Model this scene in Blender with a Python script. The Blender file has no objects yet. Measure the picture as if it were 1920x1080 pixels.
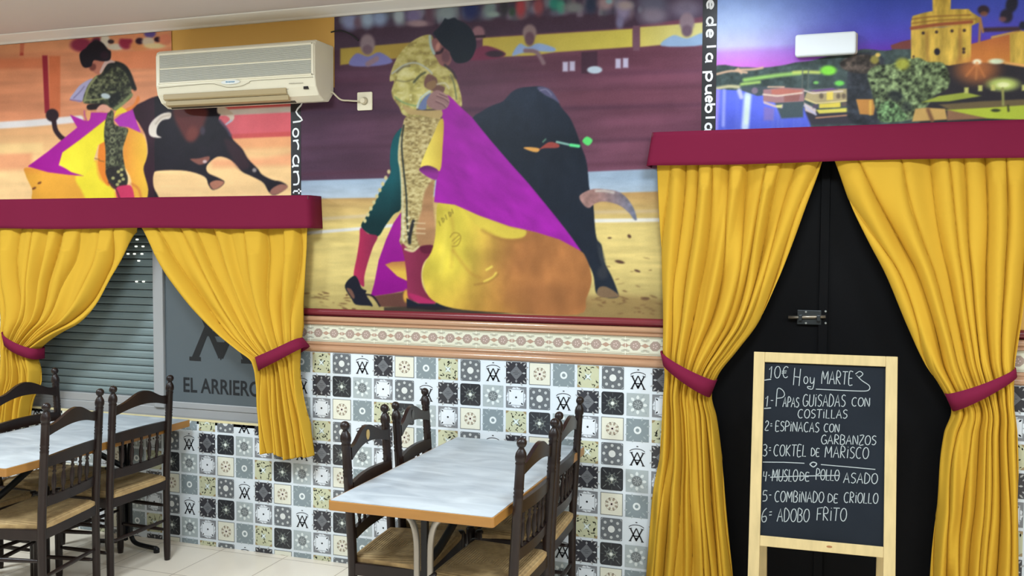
import bpy, bmesh, math, random
import numpy as np
from mathutils import Vector, Matrix

# ------------------------------------------------------------------ camera, world, lamps, exposure
SC = bpy.context.scene
COL = SC.collection
F_PX = 1771.6                       # focal length in pixels of a 1920 px wide frame
CAM = np.array([2.6219, -4.3291, 1.6753])
YAW, PITCH, ROLL = 0.3349, -0.0458, 0.0053
cy, sy, cp, sp = math.cos(YAW), math.sin(YAW), math.cos(PITCH), math.sin(PITCH)
FWD = np.array([-sy*cp, cy*cp, sp]); R0 = np.array([cy, sy, 0.0]); U0 = np.cross(R0, FWD)
RGT = math.cos(ROLL)*R0 + math.sin(ROLL)*U0
UPV = -math.sin(ROLL)*R0 + math.cos(ROLL)*U0
cd = bpy.data.cameras.new('camera'); cam = bpy.data.objects.new('camera', cd); COL.objects.link(cam)
cd.sensor_width = 36.0; cd.lens = F_PX/1920*36.0; cd.clip_start = 0.05
cam.matrix_world = Matrix(((RGT[0], UPV[0], -FWD[0], CAM[0]), (RGT[1], UPV[1], -FWD[1], CAM[1]),
                           (RGT[2], UPV[2], -FWD[2], CAM[2]), (0, 0, 0, 1)))
SC.camera = cam
SC.view_settings.view_transform = 'Standard'; SC.view_settings.look = 'None'
SC.view_settings.gamma = 1.0; SC.view_settings.exposure = 0.0; SC.view_settings.use_curve_mapping = False
wd = bpy.data.worlds.new('world'); SC.world = wd; wd.use_nodes = True
wd.node_tree.nodes['Background'].inputs[0].default_value = (0.9, 0.95, 1, 1)
wd.node_tree.nodes['Background'].inputs[1].default_value = 0.25

CEIL = 2.86
def lamp(x, y, p, sx=0.6, s2=0.6, c=(0.80, 0.92, 1.0)):
    l = bpy.data.lights.new('ceiling_lamp', 'AREA'); l.shape = 'RECTANGLE'; l.size = sx; l.size_y = s2
    l.energy = p; l.color = c
    o = bpy.data.objects.new('ceiling_lamp', l); COL.objects.link(o); o.location = (x, y, CEIL-0.03)
    return o
for (x, y, p) in [(-2.1, -1.9, 84), (0.2, -2.1, 70), (2.6, -2.2, 70), (4.3, -2.2, 64),
                  (-1.2, -4.9, 28), (1.5, -4.9, 28), (4.0, -4.9, 24)]:
    lamp(x, y, p)
lamp(2.1, -0.55, 5, 0.2, 0.2, (0.8, 0.9, 1.0))

def at(x, y, Y=0.0):
    """point of the vertical plane at depth Y seen at photo position (x, y)"""
    d = FWD + (x-960)/F_PX*RGT - (y-540)/F_PX*UPV
    return CAM + d*((Y-CAM[1])/d[1])
def atz(x, y, Z):
    d = FWD + (x-960)/F_PX*RGT - (y-540)/F_PX*UPV
    return CAM + d*((Z-CAM[2])/d[2])
def project(X, Y, Z):
    dx, dy, dz = X-CAM[0], Y-CAM[1], Z-CAM[2]
    w = dx*FWD[0]+dy*FWD[1]+dz*FWD[2]
    return (960+F_PX*(dx*RGT[0]+dy*RGT[1]+dz*RGT[2])/w, 540-F_PX*(dx*UPV[0]+dy*UPV[1]+dz*UPV[2])/w)

# ------------------------------------------------------------------ colour and materials
KW = 1.0
def lin(c, k=1.0):
    out = []
    for v in c[:3]:
        v = max(0.0, v)/255.0
        v = v/12.92 if v <= 0.04045 else ((v+0.055)/1.055)**2.4
        out.append(min(0.95, v*k))
    return tuple(out)+(1.0,)
MATS = {}
def mat(name, c, rough=0.6, metal=0.0, spec=0.5, bump=None, vary=None, emit=None, coat=0.0, sheen=0.0, k=1.0):
    if name in MATS: return MATS[name]
    m = bpy.data.materials.new(name); m.use_nodes = True; nt = m.node_tree; N = nt.nodes; L = nt.links
    b = N['Principled BSDF']; col = lin(c, k)
    b.inputs['Base Color'].default_value = col; b.inputs['Roughness'].default_value = rough
    b.inputs['Metallic'].default_value = metal; b.inputs['Specular IOR Level'].default_value = spec
    b.inputs['Coat Weight'].default_value = coat; b.inputs['Sheen Weight'].default_value = sheen
    tc = N.new('ShaderNodeTexCoord')
    if vary:                                   # (scale, amount, stretch xyz)
        mp = N.new('ShaderNodeMapping'); L.new(tc.outputs['Object'], mp.inputs[0]); mp.inputs['Scale'].default_value = vary[2] if len(vary) > 2 else (1, 1, 1)
        nz = N.new('ShaderNodeTexNoise'); nz.inputs['Scale'].default_value = vary[0]; nz.inputs['Detail'].default_value = 5
        L.new(mp.outputs[0], nz.inputs['Vector'])
        mr = N.new('ShaderNodeMapRange'); mr.inputs['From Min'].default_value = 0.3; mr.inputs['From Max'].default_value = 0.7
        mr.inputs['To Min'].default_value = 1-vary[1]; mr.inputs['To Max'].default_value = 1+vary[1]
        L.new(nz.outputs['Fac'], mr.inputs['Value'])
        mx = N.new('ShaderNodeMix'); mx.data_type = 'RGBA'; mx.blend_type = 'MULTIPLY'; mx.inputs['Factor'].default_value = 1.0
        mx.inputs['A'].default_value = col; L.new(mr.outputs[0], mx.inputs['B']); L.new(mx.outputs['Result'], b.inputs['Base Color'])
    if bump:                                   # (scale, strength, distance)
        nz = N.new('ShaderNodeTexNoise'); nz.inputs['Scale'].default_value = bump[0]; nz.inputs['Detail'].default_value = 4
        L.new(tc.outputs['Object'], nz.inputs['Vector'])
        bp = N.new('ShaderNodeBump'); bp.inputs['Strength'].default_value = bump[1]; bp.inputs['Distance'].default_value = bump[2] if len(bump) > 2 else 0.002
        L.new(nz.outputs['Fac'], bp.inputs['Height']); L.new(bp.outputs[0], b.inputs['Normal'])
    if emit:
        b.inputs['Emission Color'].default_value = lin(emit[0]); b.inputs['Emission Strength'].default_value = emit[1]
    MATS[name] = m
    return m
def attr_mat(name, rough=0.5, spec=0.5, coat=0.0):
    if name in MATS: return MATS[name]
    m = bpy.data.materials.new(name); m.use_nodes = True; N = m.node_tree.nodes
    b = N['Principled BSDF']; a = N.new('ShaderNodeAttribute'); a.attribute_name = 'print'
    m.node_tree.links.new(a.outputs['Color'], b.inputs['Base Color'])
    b.inputs['Roughness'].default_value = rough; b.inputs['Specular IOR Level'].default_value = spec
    b.inputs['Coat Weight'].default_value = coat; b.inputs['Coat Roughness'].default_value = 0.12
    MATS[name] = m
    return m

# ------------------------------------------------------------------ objects
def link(name, me, m=None, parent=None, smooth=False):
    o = bpy.data.objects.new(name, me); COL.objects.link(o)
    if m is not None: me.materials.append(m)
    if smooth: me.polygons.foreach_set('use_smooth', [True]*len(me.polygons))
    if parent is not None: o.parent = parent
    return o
def obj(name, bm, m=None, parent=None, smooth=False, bevel=0.0, seg=2, auto=False):
    bmesh.ops.recalc_face_normals(bm, faces=bm.faces)
    me = bpy.data.meshes.new(name); bm.to_mesh(me); bm.free()
    o = link(name, me, m, parent, smooth)
    if bevel:
        md = o.modifiers.new('bevel', 'BEVEL'); md.width = bevel; md.segments = seg; md.limit_method = 'ANGLE'; md.angle_limit = math.radians(40)
    if auto:
        me.polygons.foreach_set('use_smooth', [True]*len(me.polygons))
        try: me.set_sharp_from_angle(angle=math.radians(42))
        except Exception: pass
    return o
def tag(o, label=None, cat=None, group=None, kind=None):
    if label: o['label'] = label
    if cat: o['category'] = cat
    if group: o['group'] = group
    if kind: o['kind'] = kind
    return o
def thing(name, label, cat, loc=(0, 0, 0), rz=0.0, group=None):
    o = bpy.data.objects.new(name, None); COL.objects.link(o); o.location = loc; o.rotation_euler = (0, 0, rz)
    o.empty_display_size = 0.1
    return tag(o, label, cat, group)
def struct(name, bm, m, **k):
    return tag(obj(name, bm, m, **k), kind='structure')
def box(bm, x0, x1, y0, y1, z0, z1):
    v = [bm.verts.new(p) for p in ((x0, y0, z0), (x1, y0, z0), (x1, y1, z0), (x0, y1, z0), (x0, y0, z1), (x1, y0, z1), (x1, y1, z1), (x0, y1, z1))]
    for f in ((0, 3, 2, 1), (4, 5, 6, 7), (0, 1, 5, 4), (1, 2, 6, 5), (2, 3, 7, 6), (3, 0, 4, 7)):
        bm.faces.new([v[i] for i in f])
    return v
def bxm(*a):
    bm = bmesh.new(); box(bm, *a); return bm
def hexa(bm, P):                               # 8 corner points, order as in box
    v = [bm.verts.new(p) for p in P]
    for f in ((0, 3, 2, 1), (4, 5, 6, 7), (0, 1, 5, 4), (1, 2, 6, 5), (2, 3, 7, 6), (3, 0, 4, 7)):
        bm.faces.new([v[i] for i in f])
def lathe(bm, prof, path=lambda z: (0.0, 0.0), n=16):   # prof: (radius, z); path: axis offset at z
    rings = []
    for r, z in prof:
        ox, oy = path(z)
        rings.append([bm.verts.new((ox+r*math.cos(2*math.pi*i/n), oy+r*math.sin(2*math.pi*i/n), z)) for i in range(n)])
    for a, b in zip(rings, rings[1:]):
        for i in range(n): bm.faces.new((a[i], a[(i+1) % n], b[(i+1) % n], b[i]))
    bm.faces.new(rings[0][::-1]); bm.faces.new(rings[-1])
def tube(bm, pts, r, n=10, closed=False):
    pts = [Vector(p) for p in pts]; rings = []; N = len(pts); ref = None
    for i, p in enumerate(pts):
        a = pts[i-1] if (i or closed) else p; b = pts[(i+1) % N] if (i < N-1 or closed) else p
        t = (b-a).normalized()
        if ref is None: ref = t.orthogonal().normalized()
        ref = (ref-t*ref.dot(t)).normalized(); w = t.cross(ref)
        rr = r[i] if isinstance(r, (list, tuple)) else r
        rings.append([bm.verts.new(p+rr*(math.cos(2*math.pi*k/n)*ref+math.sin(2*math.pi*k/n)*w)) for k in range(n)])
    pairs = list(zip(rings, rings[1:]))+([(rings[-1], rings[0])] if closed else [])
    for a, b in pairs:
        for k in range(n): bm.faces.new((a[k], a[(k+1) % n], b[(k+1) % n], b[k]))
    if not closed: bm.faces.new(rings[0][::-1]); bm.faces.new(rings[-1])
def extrude_profile(bm, prof, x0, x1):         # prof: closed (y, z) outline swept along x
    A = [bm.verts.new((x0, y, z)) for y, z in prof]; B = [bm.verts.new((x1, y, z)) for y, z in prof]; n = len(prof)
    for i in range(n): bm.faces.new((A[i], A[(i+1) % n], B[(i+1) % n], B[i]))
    bm.faces.new(A[::-1]); bm.faces.new(B)
def prism(bm, outline, f0, f1):                # outline of 2D points, f0/f1 map them to the two faces
    A = [bm.verts.new(f0(*p)) for p in outline]; B = [bm.verts.new(f1(*p)) for p in outline]; n = len(outline)
    for i in range(n): bm.faces.new((A[i], A[(i+1) % n], B[(i+1) % n], B[i]))
    bm.faces.new(A[::-1]); bm.faces.new(B)
def ellipse(cx, cy_, rx, ry, n=20, rot=0.0):
    c, s = math.cos(rot), math.sin(rot)
    return [(cx+rx*math.cos(2*math.pi*i/n)*c-ry*math.sin(2*math.pi*i/n)*s, cy_+rx*math.cos(2*math.pi*i/n)*s+ry*math.sin(2*math.pi*i/n)*c) for i in range(n)]
def rrect(x0, x1, y0, y1, r, n=4):
    out = []
    for cx, cy_, a in ((x1-r, y1-r, 0), (x0+r, y1-r, 90), (x0+r, y0+r, 180), (x1-r, y0+r, 270)):
        for i in range(n+1):
            t = math.radians(a+90*i/n); out.append((cx+r*math.cos(t), cy_+r*math.sin(t)))
    return out
def stroke(pts, w):                            # flat ribbon outline quads along a 2D polyline
    P = [np.array(p, float) for p in pts]; L, R = [], []
    for i, p in enumerate(P):
        a = P[max(0, i-1)]; b = P[min(len(P)-1, i+1)]; t = b-a; t = t/(np.hypot(*t)+1e-9); n = np.array([-t[1], t[0]])
        L.append(p+n*w/2); R.append(p-n*w/2)
    return [(L[i], R[i], R[i+1], L[i+1]) for i in range(len(P)-1)]
def crom(pts, n=6, closed=False):              # Catmull-Rom through points
    P = [np.array(p, float) for p in pts]; m = len(P); out = []
    for i in range(m if closed else m-1):
        if closed: a, b, c, d = P[i-1], P[i], P[(i+1) % m], P[(i+2) % m]
        else: a, b, c, d = P[max(0, i-1)], P[i], P[i+1], P[min(m-1, i+2)]
        for k in range(n):
            t = k/n
            out.append(0.5*((2*b)+(c-a)*t+(2*a-5*b+4*c-d)*t*t+(3*b-a-3*c+d)*t**3))
    if not closed: out.append(P[-1])
    return [tuple(p) for p in out]

# ------------------------------------------------------------------ the room
TS = 0.12                                    # one wall tile
FZ = 9.27                                    # tile rows between the floor and the border
WX0, WX1, WZ0, WZ1 = -2.06, -0.14, 0.695, 1.86   # window opening
DX0, DX1, DZ1 = 1.93, 3.23, 2.12                 # door opening
RX0, RX1, RY0 = -3.0, 5.0, -6.6
plaster = mat('ochre_plaster', (228, 180, 96), 0.8, bump=(60, 0.15, 0.002))
bm = bmesh.new()                             # wall with its two openings
xs = [RX0, WX0, WX1, DX0, DX1, RX1]; zs = [0, WZ0, WZ1, DZ1, CEIL]
for i in range(5):
    for j in range(4):
        if i == 1 and j == 1: continue
        if i == 3 and j < 3: continue
        box(bm, xs[i], xs[i+1], 0.006, 0.2, zs[j], zs[j+1])
bmesh.ops.remove_doubles(bm, verts=bm.verts, dist=1e-5)
seen = {}
for f in list(bm.faces):
    k = tuple(round(c, 4) for c in f.calc_center_median())
    if k in seen:
        seen[k].append(f)
    else: seen[k] = [f]
bmesh.ops.delete(bm, geom=[f for fs in seen.values() if len(fs) > 1 for f in fs], context='FACES_ONLY')
struct('wall_back', bm, plaster)
cream_wall = mat('cream_wall', (150, 140, 124), 0.85)
struct('wall_left', bxm(RX0-0.15, RX0, RY0-0.15, 0.2, 0, CEIL), cream_wall)
struct('wall_right', bxm(RX1, RX1+0.15, RY0-0.15, 0.2, 0, CEIL), cream_wall)
struct('wall_front', bxm(RX0, RX1, RY0-0.15, RY0, 0, CEIL), cream_wall)
struct('ceiling', bxm(RX0-0.15, RX1+0.15, RY0-0.15, 0.2, CEIL, CEIL+0.1), mat('ceiling_paint', (202, 192, 190), 0.9, bump=(25, 0.1, 0.003)))

# floor: large beige tiles with thin joints
fm = bpy.data.materials.new('floor_tile'); fm.use_nodes = True; N = fm.node_tree.nodes; L = fm.node_tree.links; b = N['Principled BSDF']
tc = N.new('ShaderNodeTexCoord'); mp = N.new('ShaderNodeMapping'); L.new(tc.outputs['Object'], mp.inputs[0])
mp.inputs['Location'].default_value = (0.151, 0.44, 0)
br = N.new('ShaderNodeTexBrick'); br.offset = 0.0; br.inputs['Scale'].default_value = 1.0; br.inputs['Brick Width'].default_value = 0.39; br.inputs['Row Height'].default_value = 0.39
br.inputs['Mortar Size'].default_value = 0.0022; br.inputs['Mortar Smooth'].default_value = 0.3; br.inputs['Bias'].default_value = -0.3
br.inputs['Color1'].default_value = lin((236, 224, 206)); br.inputs['Color2'].default_value = lin((230, 217, 198)); br.inputs['Mortar'].default_value = lin((150, 130, 108))
L.new(mp.outputs[0], br.inputs['Vector']); nz = N.new('ShaderNodeTexNoise'); nz.inputs['Scale'].default_value = 3; nz.inputs['Detail'].default_value = 6
L.new(tc.outputs['Object'], nz.inputs['Vector']); mr = N.new('ShaderNodeMapRange'); mr.inputs['To Min'].default_value = 0.9; mr.inputs['To Max'].default_value = 1.08
L.new(nz.outputs['Fac'], mr.inputs['Value']); mx = N.new('ShaderNodeMix'); mx.data_type = 'RGBA'; mx.blend_type = 'MULTIPLY'; mx.inputs['Factor'].default_value = 1
L.new(br.outputs['Color'], mx.inputs['A']); L.new(mr.outputs[0], mx.inputs['B']); L.new(mx.outputs['Result'], b.inputs['Base Color'])
b.inputs['Roughness'].default_value = 0.32
struct('floor', bxm(RX0-0.15, RX1+0.15, RY0-0.15, 0.2, -0.1, 0.0), fm)

# cornice along the top of the wall
bm = bmesh.new()
extrude_profile(bm, [(0.006, CEIL-0.022), (-0.012, CEIL-0.022), (-0.022, CEIL-0.014), (-0.07, CEIL-0.009), (-0.14, CEIL-0.006), (-0.146, CEIL-0.001), (0.006, CEIL-0.001)], RX0, RX1)
struct('trim_1', bm, mat('cornice_white', (232, 230, 226), 0.8))

# ---- printed wall tiles: a painter that lays flat coloured shapes in tile units onto one mesh
class Sheet:
    def __init__(s): s.v, s.f, s.c = [], [], []
    def poly(s, pts, col):
        i = len(s.v); s.v += pts; s.f.append(tuple(range(i, i+len(pts)))); s.c += [col]*len(pts)
    def build(s, name, m, parent=None):
        me = bpy.data.meshes.new(name); me.from_pydata(s.v, [], s.f)
        a = me.color_attributes.new('print', 'FLOAT_COLOR', 'POINT')
        a.data.foreach_set('color', np.array(s.c, np.float32).ravel())
        return link(name, me, m, parent)
def logo_shapes():                           # an A and a V laced together
    out = []
    for sx in (1, -1):
        out += [[(-.265*sx, .105), (-.205*sx, .115), (.028*sx, -.37), (-.022*sx, -.37)],
                [(-.024*sx, .135), (.024*sx, .135), (.275*sx, -.37), (.215*sx, -.385)],
                [(-.30*sx, .095), (-.17*sx, .118), (-.17*sx, .14), (-.30*sx, .122)],
                [(.30*sx, -.40), (.19*sx, -.40), (.19*sx, -.368), (.30*sx, -.368)]]
    out += [[(-.14, -.195), (.14, -.195), (.14, -.155), (-.14, -.155)], [(-.075, -.24), (.075, -.24), (0, -.385)]]
    return out
def logo(put, col):                          # with an arc and a dot over it
    for p in logo_shapes(): put(p, col)
    arc = [(.30*math.sin(t)/math.sin(1.2), .165+.105*(math.cos(t)-math.cos(1.2))/(1-math.cos(1.2))) for t in np.linspace(-1.2, 1.2, 11)]
    for q in stroke(arc, .026): put(list(q), col)
    put(ellipse(0, .365, .045, .02, 10), col)
def star(n, r0, r1, rot=0.0):
    return [((r0 if i % 2 else r1)*math.sin(math.pi*i/n+rot), (r0 if i % 2 else r1)*math.cos(math.pi*i/n+rot)) for i in range(2*n)]
SQ = lambda h: [(-h, -h), (h, -h), (h, h), (-h, h)]
def ringpolys(put, r0, r1, col, n=16):
    for i in range(n):
        a, b_ = 2*math.pi*i/n, 2*math.pi*(i+1)/n
        put([(r0*math.cos(a), r0*math.sin(a)), (r1*math.cos(a), r1*math.sin(a)), (r1*math.cos(b_), r1*math.sin(b_)), (r0*math.cos(b_), r0*math.sin(b_))], col)
def petal(put, ang, r, l, w, col):
    c, s_ = math.cos(ang), math.sin(ang)
    put([(r*c+x*c-y*s_, r*s_+x*s_+y*c) for x, y in ((-l, 0), (-l*.3, w), (l*.5, w*.7), (l, 0), (l*.5, -w*.7), (-l*.3, -w))], col)
rt = random.Random(4)
def motif(kind, put, layer):
    if kind == 'beige':
        put(SQ(.44), (196, 197, 164))
        for k in range(26):
            x, y = rt.uniform(-.38, .38), rt.uniform(-.38, .38); a = rt.uniform(0, 6.3); l, w = rt.uniform(.04, .09), rt.uniform(.015, .035)
            put([(x+l*math.cos(a), y+l*math.sin(a)), (x-w*math.sin(a), y+w*math.cos(a)), (x-l*math.cos(a), y-l*math.sin(a)), (x+w*math.sin(a), y-w*math.cos(a))],
                rt.choice([(172, 168, 128), (212, 214, 184), (160, 158, 128), (205, 200, 160), (184, 200, 190)]))
        layer()
        for sx in (-1, 1):
            for s2 in (-1, 1): put([(sx*.44, s2*.44), (sx*.30, s2*.44), (sx*.36, s2*.36), (sx*.44, s2*.32)], (158, 138, 100))
        put(star(4, .05, .22, math.pi/4), (206, 222, 218)); layer()
        put(star(4, .025, .11, math.pi/4), (236, 240, 240))
        for k in range(4): put(ellipse(.085*math.cos(k*math.pi/2), .085*math.sin(k*math.pi/2), .02, .02, 6), (120, 130, 140))
    elif kind == 'dots':
        put(rrect(-.44, .44, -.44, .44, .05), (104, 108, 112)); layer()
        put(ellipse(0, 0, .14, .14, 16), (218, 220, 216))
        for k in range(8):
            a = k*math.pi/4; put(ellipse(.33*math.cos(a)*(1.08 if k % 2 else 1), .33*math.sin(a)*(1.08 if k % 2 else 1), .062, .062, 8), (192, 195, 194))
        for k in range(4):
            a = math.pi/4+k*math.pi/2; put(ellipse(.55*math.cos(a), .55*math.sin(a), .06, .018, 8, a+math.pi/2), (170, 174, 176))
            put(ellipse(.21*math.cos(k*math.pi/2), .21*math.sin(k*math.pi/2), .02, .02, 6), (78, 82, 86))
    elif kind == 'logo':
        logo(put, (38, 38, 44))
    elif kind == 'dark':
        put(SQ(.44), (54, 54, 60)); layer()
        put([(0, -.30), (.27, 0), (0, .30), (-.27, 0)], (110, 112, 116))
        for k in range(4):
            a = math.pi/4+k*math.pi/2
            for d in (-.32, 0, .32): petal(put, a+d, .50, .085, .035, (168, 168, 168))
            petal(put, k*math.pi/2, .34, .06, .045, (150, 152, 154))
        layer()
        for y in (-.07, 0, .07): put([(-.14+abs(y), y-.012), (.14-abs(y), y-.012), (.14-abs(y), y+.012), (-.14+abs(y), y+.012)], (78, 80, 84))
        for sx in (-1, 1): put([(sx*.27, -.012), (sx*.40, -.006), (sx*.40, .006), (sx*.27, .012)], (220, 222, 222))
    elif kind == 'cream':
        put(SQ(.45), (112, 114, 112)); layer(); put(SQ(.425), (226, 224, 206)); layer()
        for k in range(8): petal(put, k*math.pi/4+math.pi/8, .20, .075, .05, (168, 154, 136))
        ringpolys(put, .24, .265, (196, 186, 168), 16)
        layer(); put(star(8, .05, .12), (226, 210, 200)); put(ellipse(0, 0, .04, .04, 8), (200, 180, 166))
    elif kind == 'ring':
        put(SQ(.445), (134, 146, 150)); layer()
        ringpolys(put, .075, .15, (226, 231, 230), 18)
        for k in range(8):
            a = math.pi/8+k*math.pi/4; petal(put, a, .46, .07, .03, (172, 182, 184))
        for k in range(4): petal(put, math.pi/4+k*math.pi/2, .40, .09, .03, (160, 171, 174))
    elif kind == 'round':
        put(rrect(-.45, .45, -.45, .45, .09), (48, 50, 54)); layer()
        put(star(8, .17, .30, math.pi/8), (104, 110, 108)); layer()
        ringpolys(put, .12, .15, (50, 52, 56)); ringpolys(put, .20, .22, (56, 58, 62))
        for k in range(4):
            a = math.pi/4+k*math.pi/2; petal(put, a, .40, .13, .018, (112, 116, 116)); petal(put, k*math.pi/2, .13, .05, .03, (190, 194, 180)); petal(put, k*math.pi/2, .37, .1, .009, (90, 94, 96))
        layer(); put(ellipse(0, 0, .07, .07, 12), (224, 228, 220))
    elif kind == 'sun':
        put(SQ(.445), (172, 181, 182)); layer()
        for k in range(12):
            x, y = rt.uniform(-.4, .4), rt.uniform(-.4, .4); put(ellipse(x, y, .05, .02, 6, rt.uniform(0, 3)), (154, 164, 166))
        layer()
        for k in range(8): petal(put, k*math.pi/4, .29, .09, .065, (222, 228, 226))
        layer(); put(ellipse(0, 0, .205, .205, 20), (116, 122, 124)); layer()
        for k in range(8): petal(put, k*math.pi/4+.2, .1, .08, .012, (186, 192, 192))
    else:
        put(SQ(.44), (128, 130, 134)); layer(); put(star(16, .395, .425, .1), (220, 225, 230)); layer()
        put(SQ(.335), (176, 181, 186)); layer(); put(SQ(.305), (226, 231, 236))
        for k in range(4):
            a = k*math.pi/2; petal(put, a, .37, .05, .02, (170, 174, 178)); petal(put, a+.5, .40, .04, .02, (140, 144, 148)); petal(put, a-.5, .40, .04, .02, (140, 144, 148))
            petal(put, a+math.pi/4, .36, .06, .03, (214, 218, 222))
        layer(); put(ellipse(0, 0, .045, .045, 8), (46, 48, 52))
ROWS = [['beige', 'dots', 'logo', 'dark', 'cream', 'ring'], ['dark', 'round', 'sun', 'white', 'dots', 'logo'], ['white', 'cream', 'ring', 'beige', 'round', 'sun']]
tile_mat = attr_mat('glazed_tile_print', 0.25, 0.5)
def tile_block(name, c0, c1, xlo, xhi, zhi):
    sh = Sheet()
    for r in range(1, 11):
        for c in range(c0, c1):
            X0, Z0 = c*TS, (FZ-r)*TS
            if X0+TS <= xlo or X0 >= xhi or Z0 >= zhi: continue
            lay = [0.0012]
            def put(pts, col, X0=X0, Z0=Z0):
                sh.poly([(X0+TS*(.5+x), -lay[0], Z0+TS*(.5+y)) for x, y in pts], lin(col, 1.0/KW))
            def layer(): lay[0] += 0.00025
            rt.seed(c*31+r*7)
            motif(ROWS[(r-1) % 3][c % 6], put, layer)
    o = sh.build(name, tile_mat)
    bm = bmesh.new(); bm.from_mesh(o.data)
    for co, no in (((0, 0, 0.0005), (0, 0, -1)), ((0, 0, zhi), (0, 0, 1)), ((xlo, 0, 0), (-1, 0, 0)), ((xhi, 0, 0), (1, 0, 0))):
        bmesh.ops.bisect_plane(bm, geom=bm.verts[:]+bm.edges[:]+bm.faces[:], plane_co=co, plane_no=no, clear_outer=True)
    bm.to_mesh(o.data); bm.free()
    return o
grout = mat('white_grout', (220, 227, 232), 0.3, k=1.0/KW)
n = 0
TT = FZ*TS-0.004
for c0, c1, xlo, xhi, zhi in ((-25, 0, RX0, WX0, TT), (-18, 0, WX0, WX1, WZ0), (-2, 17, WX1, DX0, TT), (26, 32, DX1, 3.8, TT)):
    n += 1
    bd = struct('wall_tiles' if n == 1 else 'wall_tiles.%03d' % (n-1), bxm(xlo, xhi, 0.0, 0.0055, 0, zhi), grout)
    t_ = tile_block('tile_print', c0, c1, xlo, xhi, zhi); t_.parent = bd

# ---- dado border: copper mouldings, patterned band, dark red rail
copper = mat('copper_moulding', (182, 140, 108), 0.14, metal=0.0, spec=0.8)
redrail = mat('dark_red_rail', (116, 40, 48), 0.25)
def dado(x0, x1):
    global n
    h = TT
    bm = bmesh.new()
    extrude_profile(bm, [(0.0055, h)]+[(-0.013+0.016*(1-math.sin(a)), h+0.017-0.017*math.cos(a)) for a in np.linspace(0.15, 2.9, 10)]+
                    [(-0.001, h+.036)]+[(-0.008+.009*(1-math.sin(a)), h+.046-.0085*math.cos(a)) for a in np.linspace(0.3, 2.9, 8)]+[(0.0055, h+.056)], x0, x1)
    yield 'copper', bm
    bm = bmesh.new(); t = h+.151
    extrude_profile(bm, [(0.0055, t-.007), (-.004, t-.007)]+[(-0.006+.007*(1-math.sin(a)), t-.001-.0065*math.cos(a)) for a in np.linspace(0.3, 2.9, 8)]+
                    [(-0.001, t+.008)]+[(-0.013+.016*(1-math.sin(a)), t+.024-.0155*math.cos(a)) for a in np.linspace(0.2, 2.9, 10)]+[(0.0055, t+.041)], x0, x1)
    yield 'copper', bm
    bm = bmesh.new(); t = h+.193
    extrude_profile(bm, [(0.0055, t), (-.012, t)]+[(-0.014+.014*(1-math.sin(a)), t+.017-.016*math.cos(a)) for a in np.linspace(0.3, 2.5, 8)]+[(0.002, t+.036), (0.0055, t+.036)], x0, x1)
    yield 'red', bm
k = 1
for x0, x1 in ((RX0, WX0), (WX1, DX0), (DX1, 3.8)):
    for kind, bm in dado(x0, x1):
        k += 1; o = struct('trim_%d' % k, bm, copper if kind == 'copper' else redrail, auto=True)
    sh = Sheet(); h = TT+.056; H = .089; y = -.0004
    sh.poly([(x0, 0.0, h), (x1, 0.0, h), (x1, 0.0, h+H), (x0, 0.0, h+H)], lin((218, 215, 194)))
    P_ = 0.187; i0 = math.floor((x0+0.005)/P_)-1
    for i in range(i0, int((x1-x0)/P_)+i0+3):
        X = -0.005+i*P_
        def put(pts, col, d=0.0004):
            pts = [(min(max(px_, x0), x1), pz_) for px_, pz_ in pts]
            if max(p[0] for p in pts)-min(p[0] for p in pts) < 1e-4: return
            sh.poly([(px_, -d, h+pz_) for px_, pz_ in pts], lin(col))
        for zz in (.005, .0825): put([(X, zz-.0015), (X+P_, zz-.0015), (X+P_, zz+.0015), (X, zz+.0015)], (150, 138, 110))
        put([(X-.001, 0), (X+.001, 0), (X+.001, H), (X-.001, H)], (246, 244, 226), .001)
        for q in (.25, .75):
            cx = X+P_*q
            put(ellipse(cx, H/2, .026, .024, 8, math.pi/8), (166, 146, 134), .0008)
            put([(cx-.032, H/2), (cx-.018, H/2-.006), (cx+.018, H/2-.006), (cx+.032, H/2), (cx+.018, H/2+.006), (cx-.018, H/2+.006)], (150, 130, 118), .0006)
            for a in range(5): put(ellipse(cx+.009*math.cos(a*1.2566), H/2+.009*math.sin(a*1.2566), .0032, .0032, 6), (214, 190, 184), .0011)
            put([(cx-.03, .0105), (cx+.03, .0105), (cx+.03, .012), (cx-.03, .012)], (172, 160, 136)); put([(cx-.03, .077), (cx+.03, .077), (cx+.03, .0785), (cx-.03, .0785)], (172, 160, 136))
        for q, cc in ((.5, (178, 146, 126)), (0, (178, 150, 132))):
            cx = X+P_*q
            put([(cx-.02, H/2), (cx, H/2+.011), (cx+.02, H/2), (cx, H/2-.011)], cc, .0007)
            for s_ in (.019, .071):
                put(ellipse(cx-.012, s_, .009, .0055, 8), (188, 186, 168), .0009); put(ellipse(cx+.012, s_, .009, .0055, 8), (188, 186, 168), .0009)
                put(ellipse(cx, s_-.004 if s_ > .04 else s_+.004, .012, .004, 8), (176, 168, 150), .00125)
    o = sh.build('patterned_border', tile_mat); tag(o, kind='structure')

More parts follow.
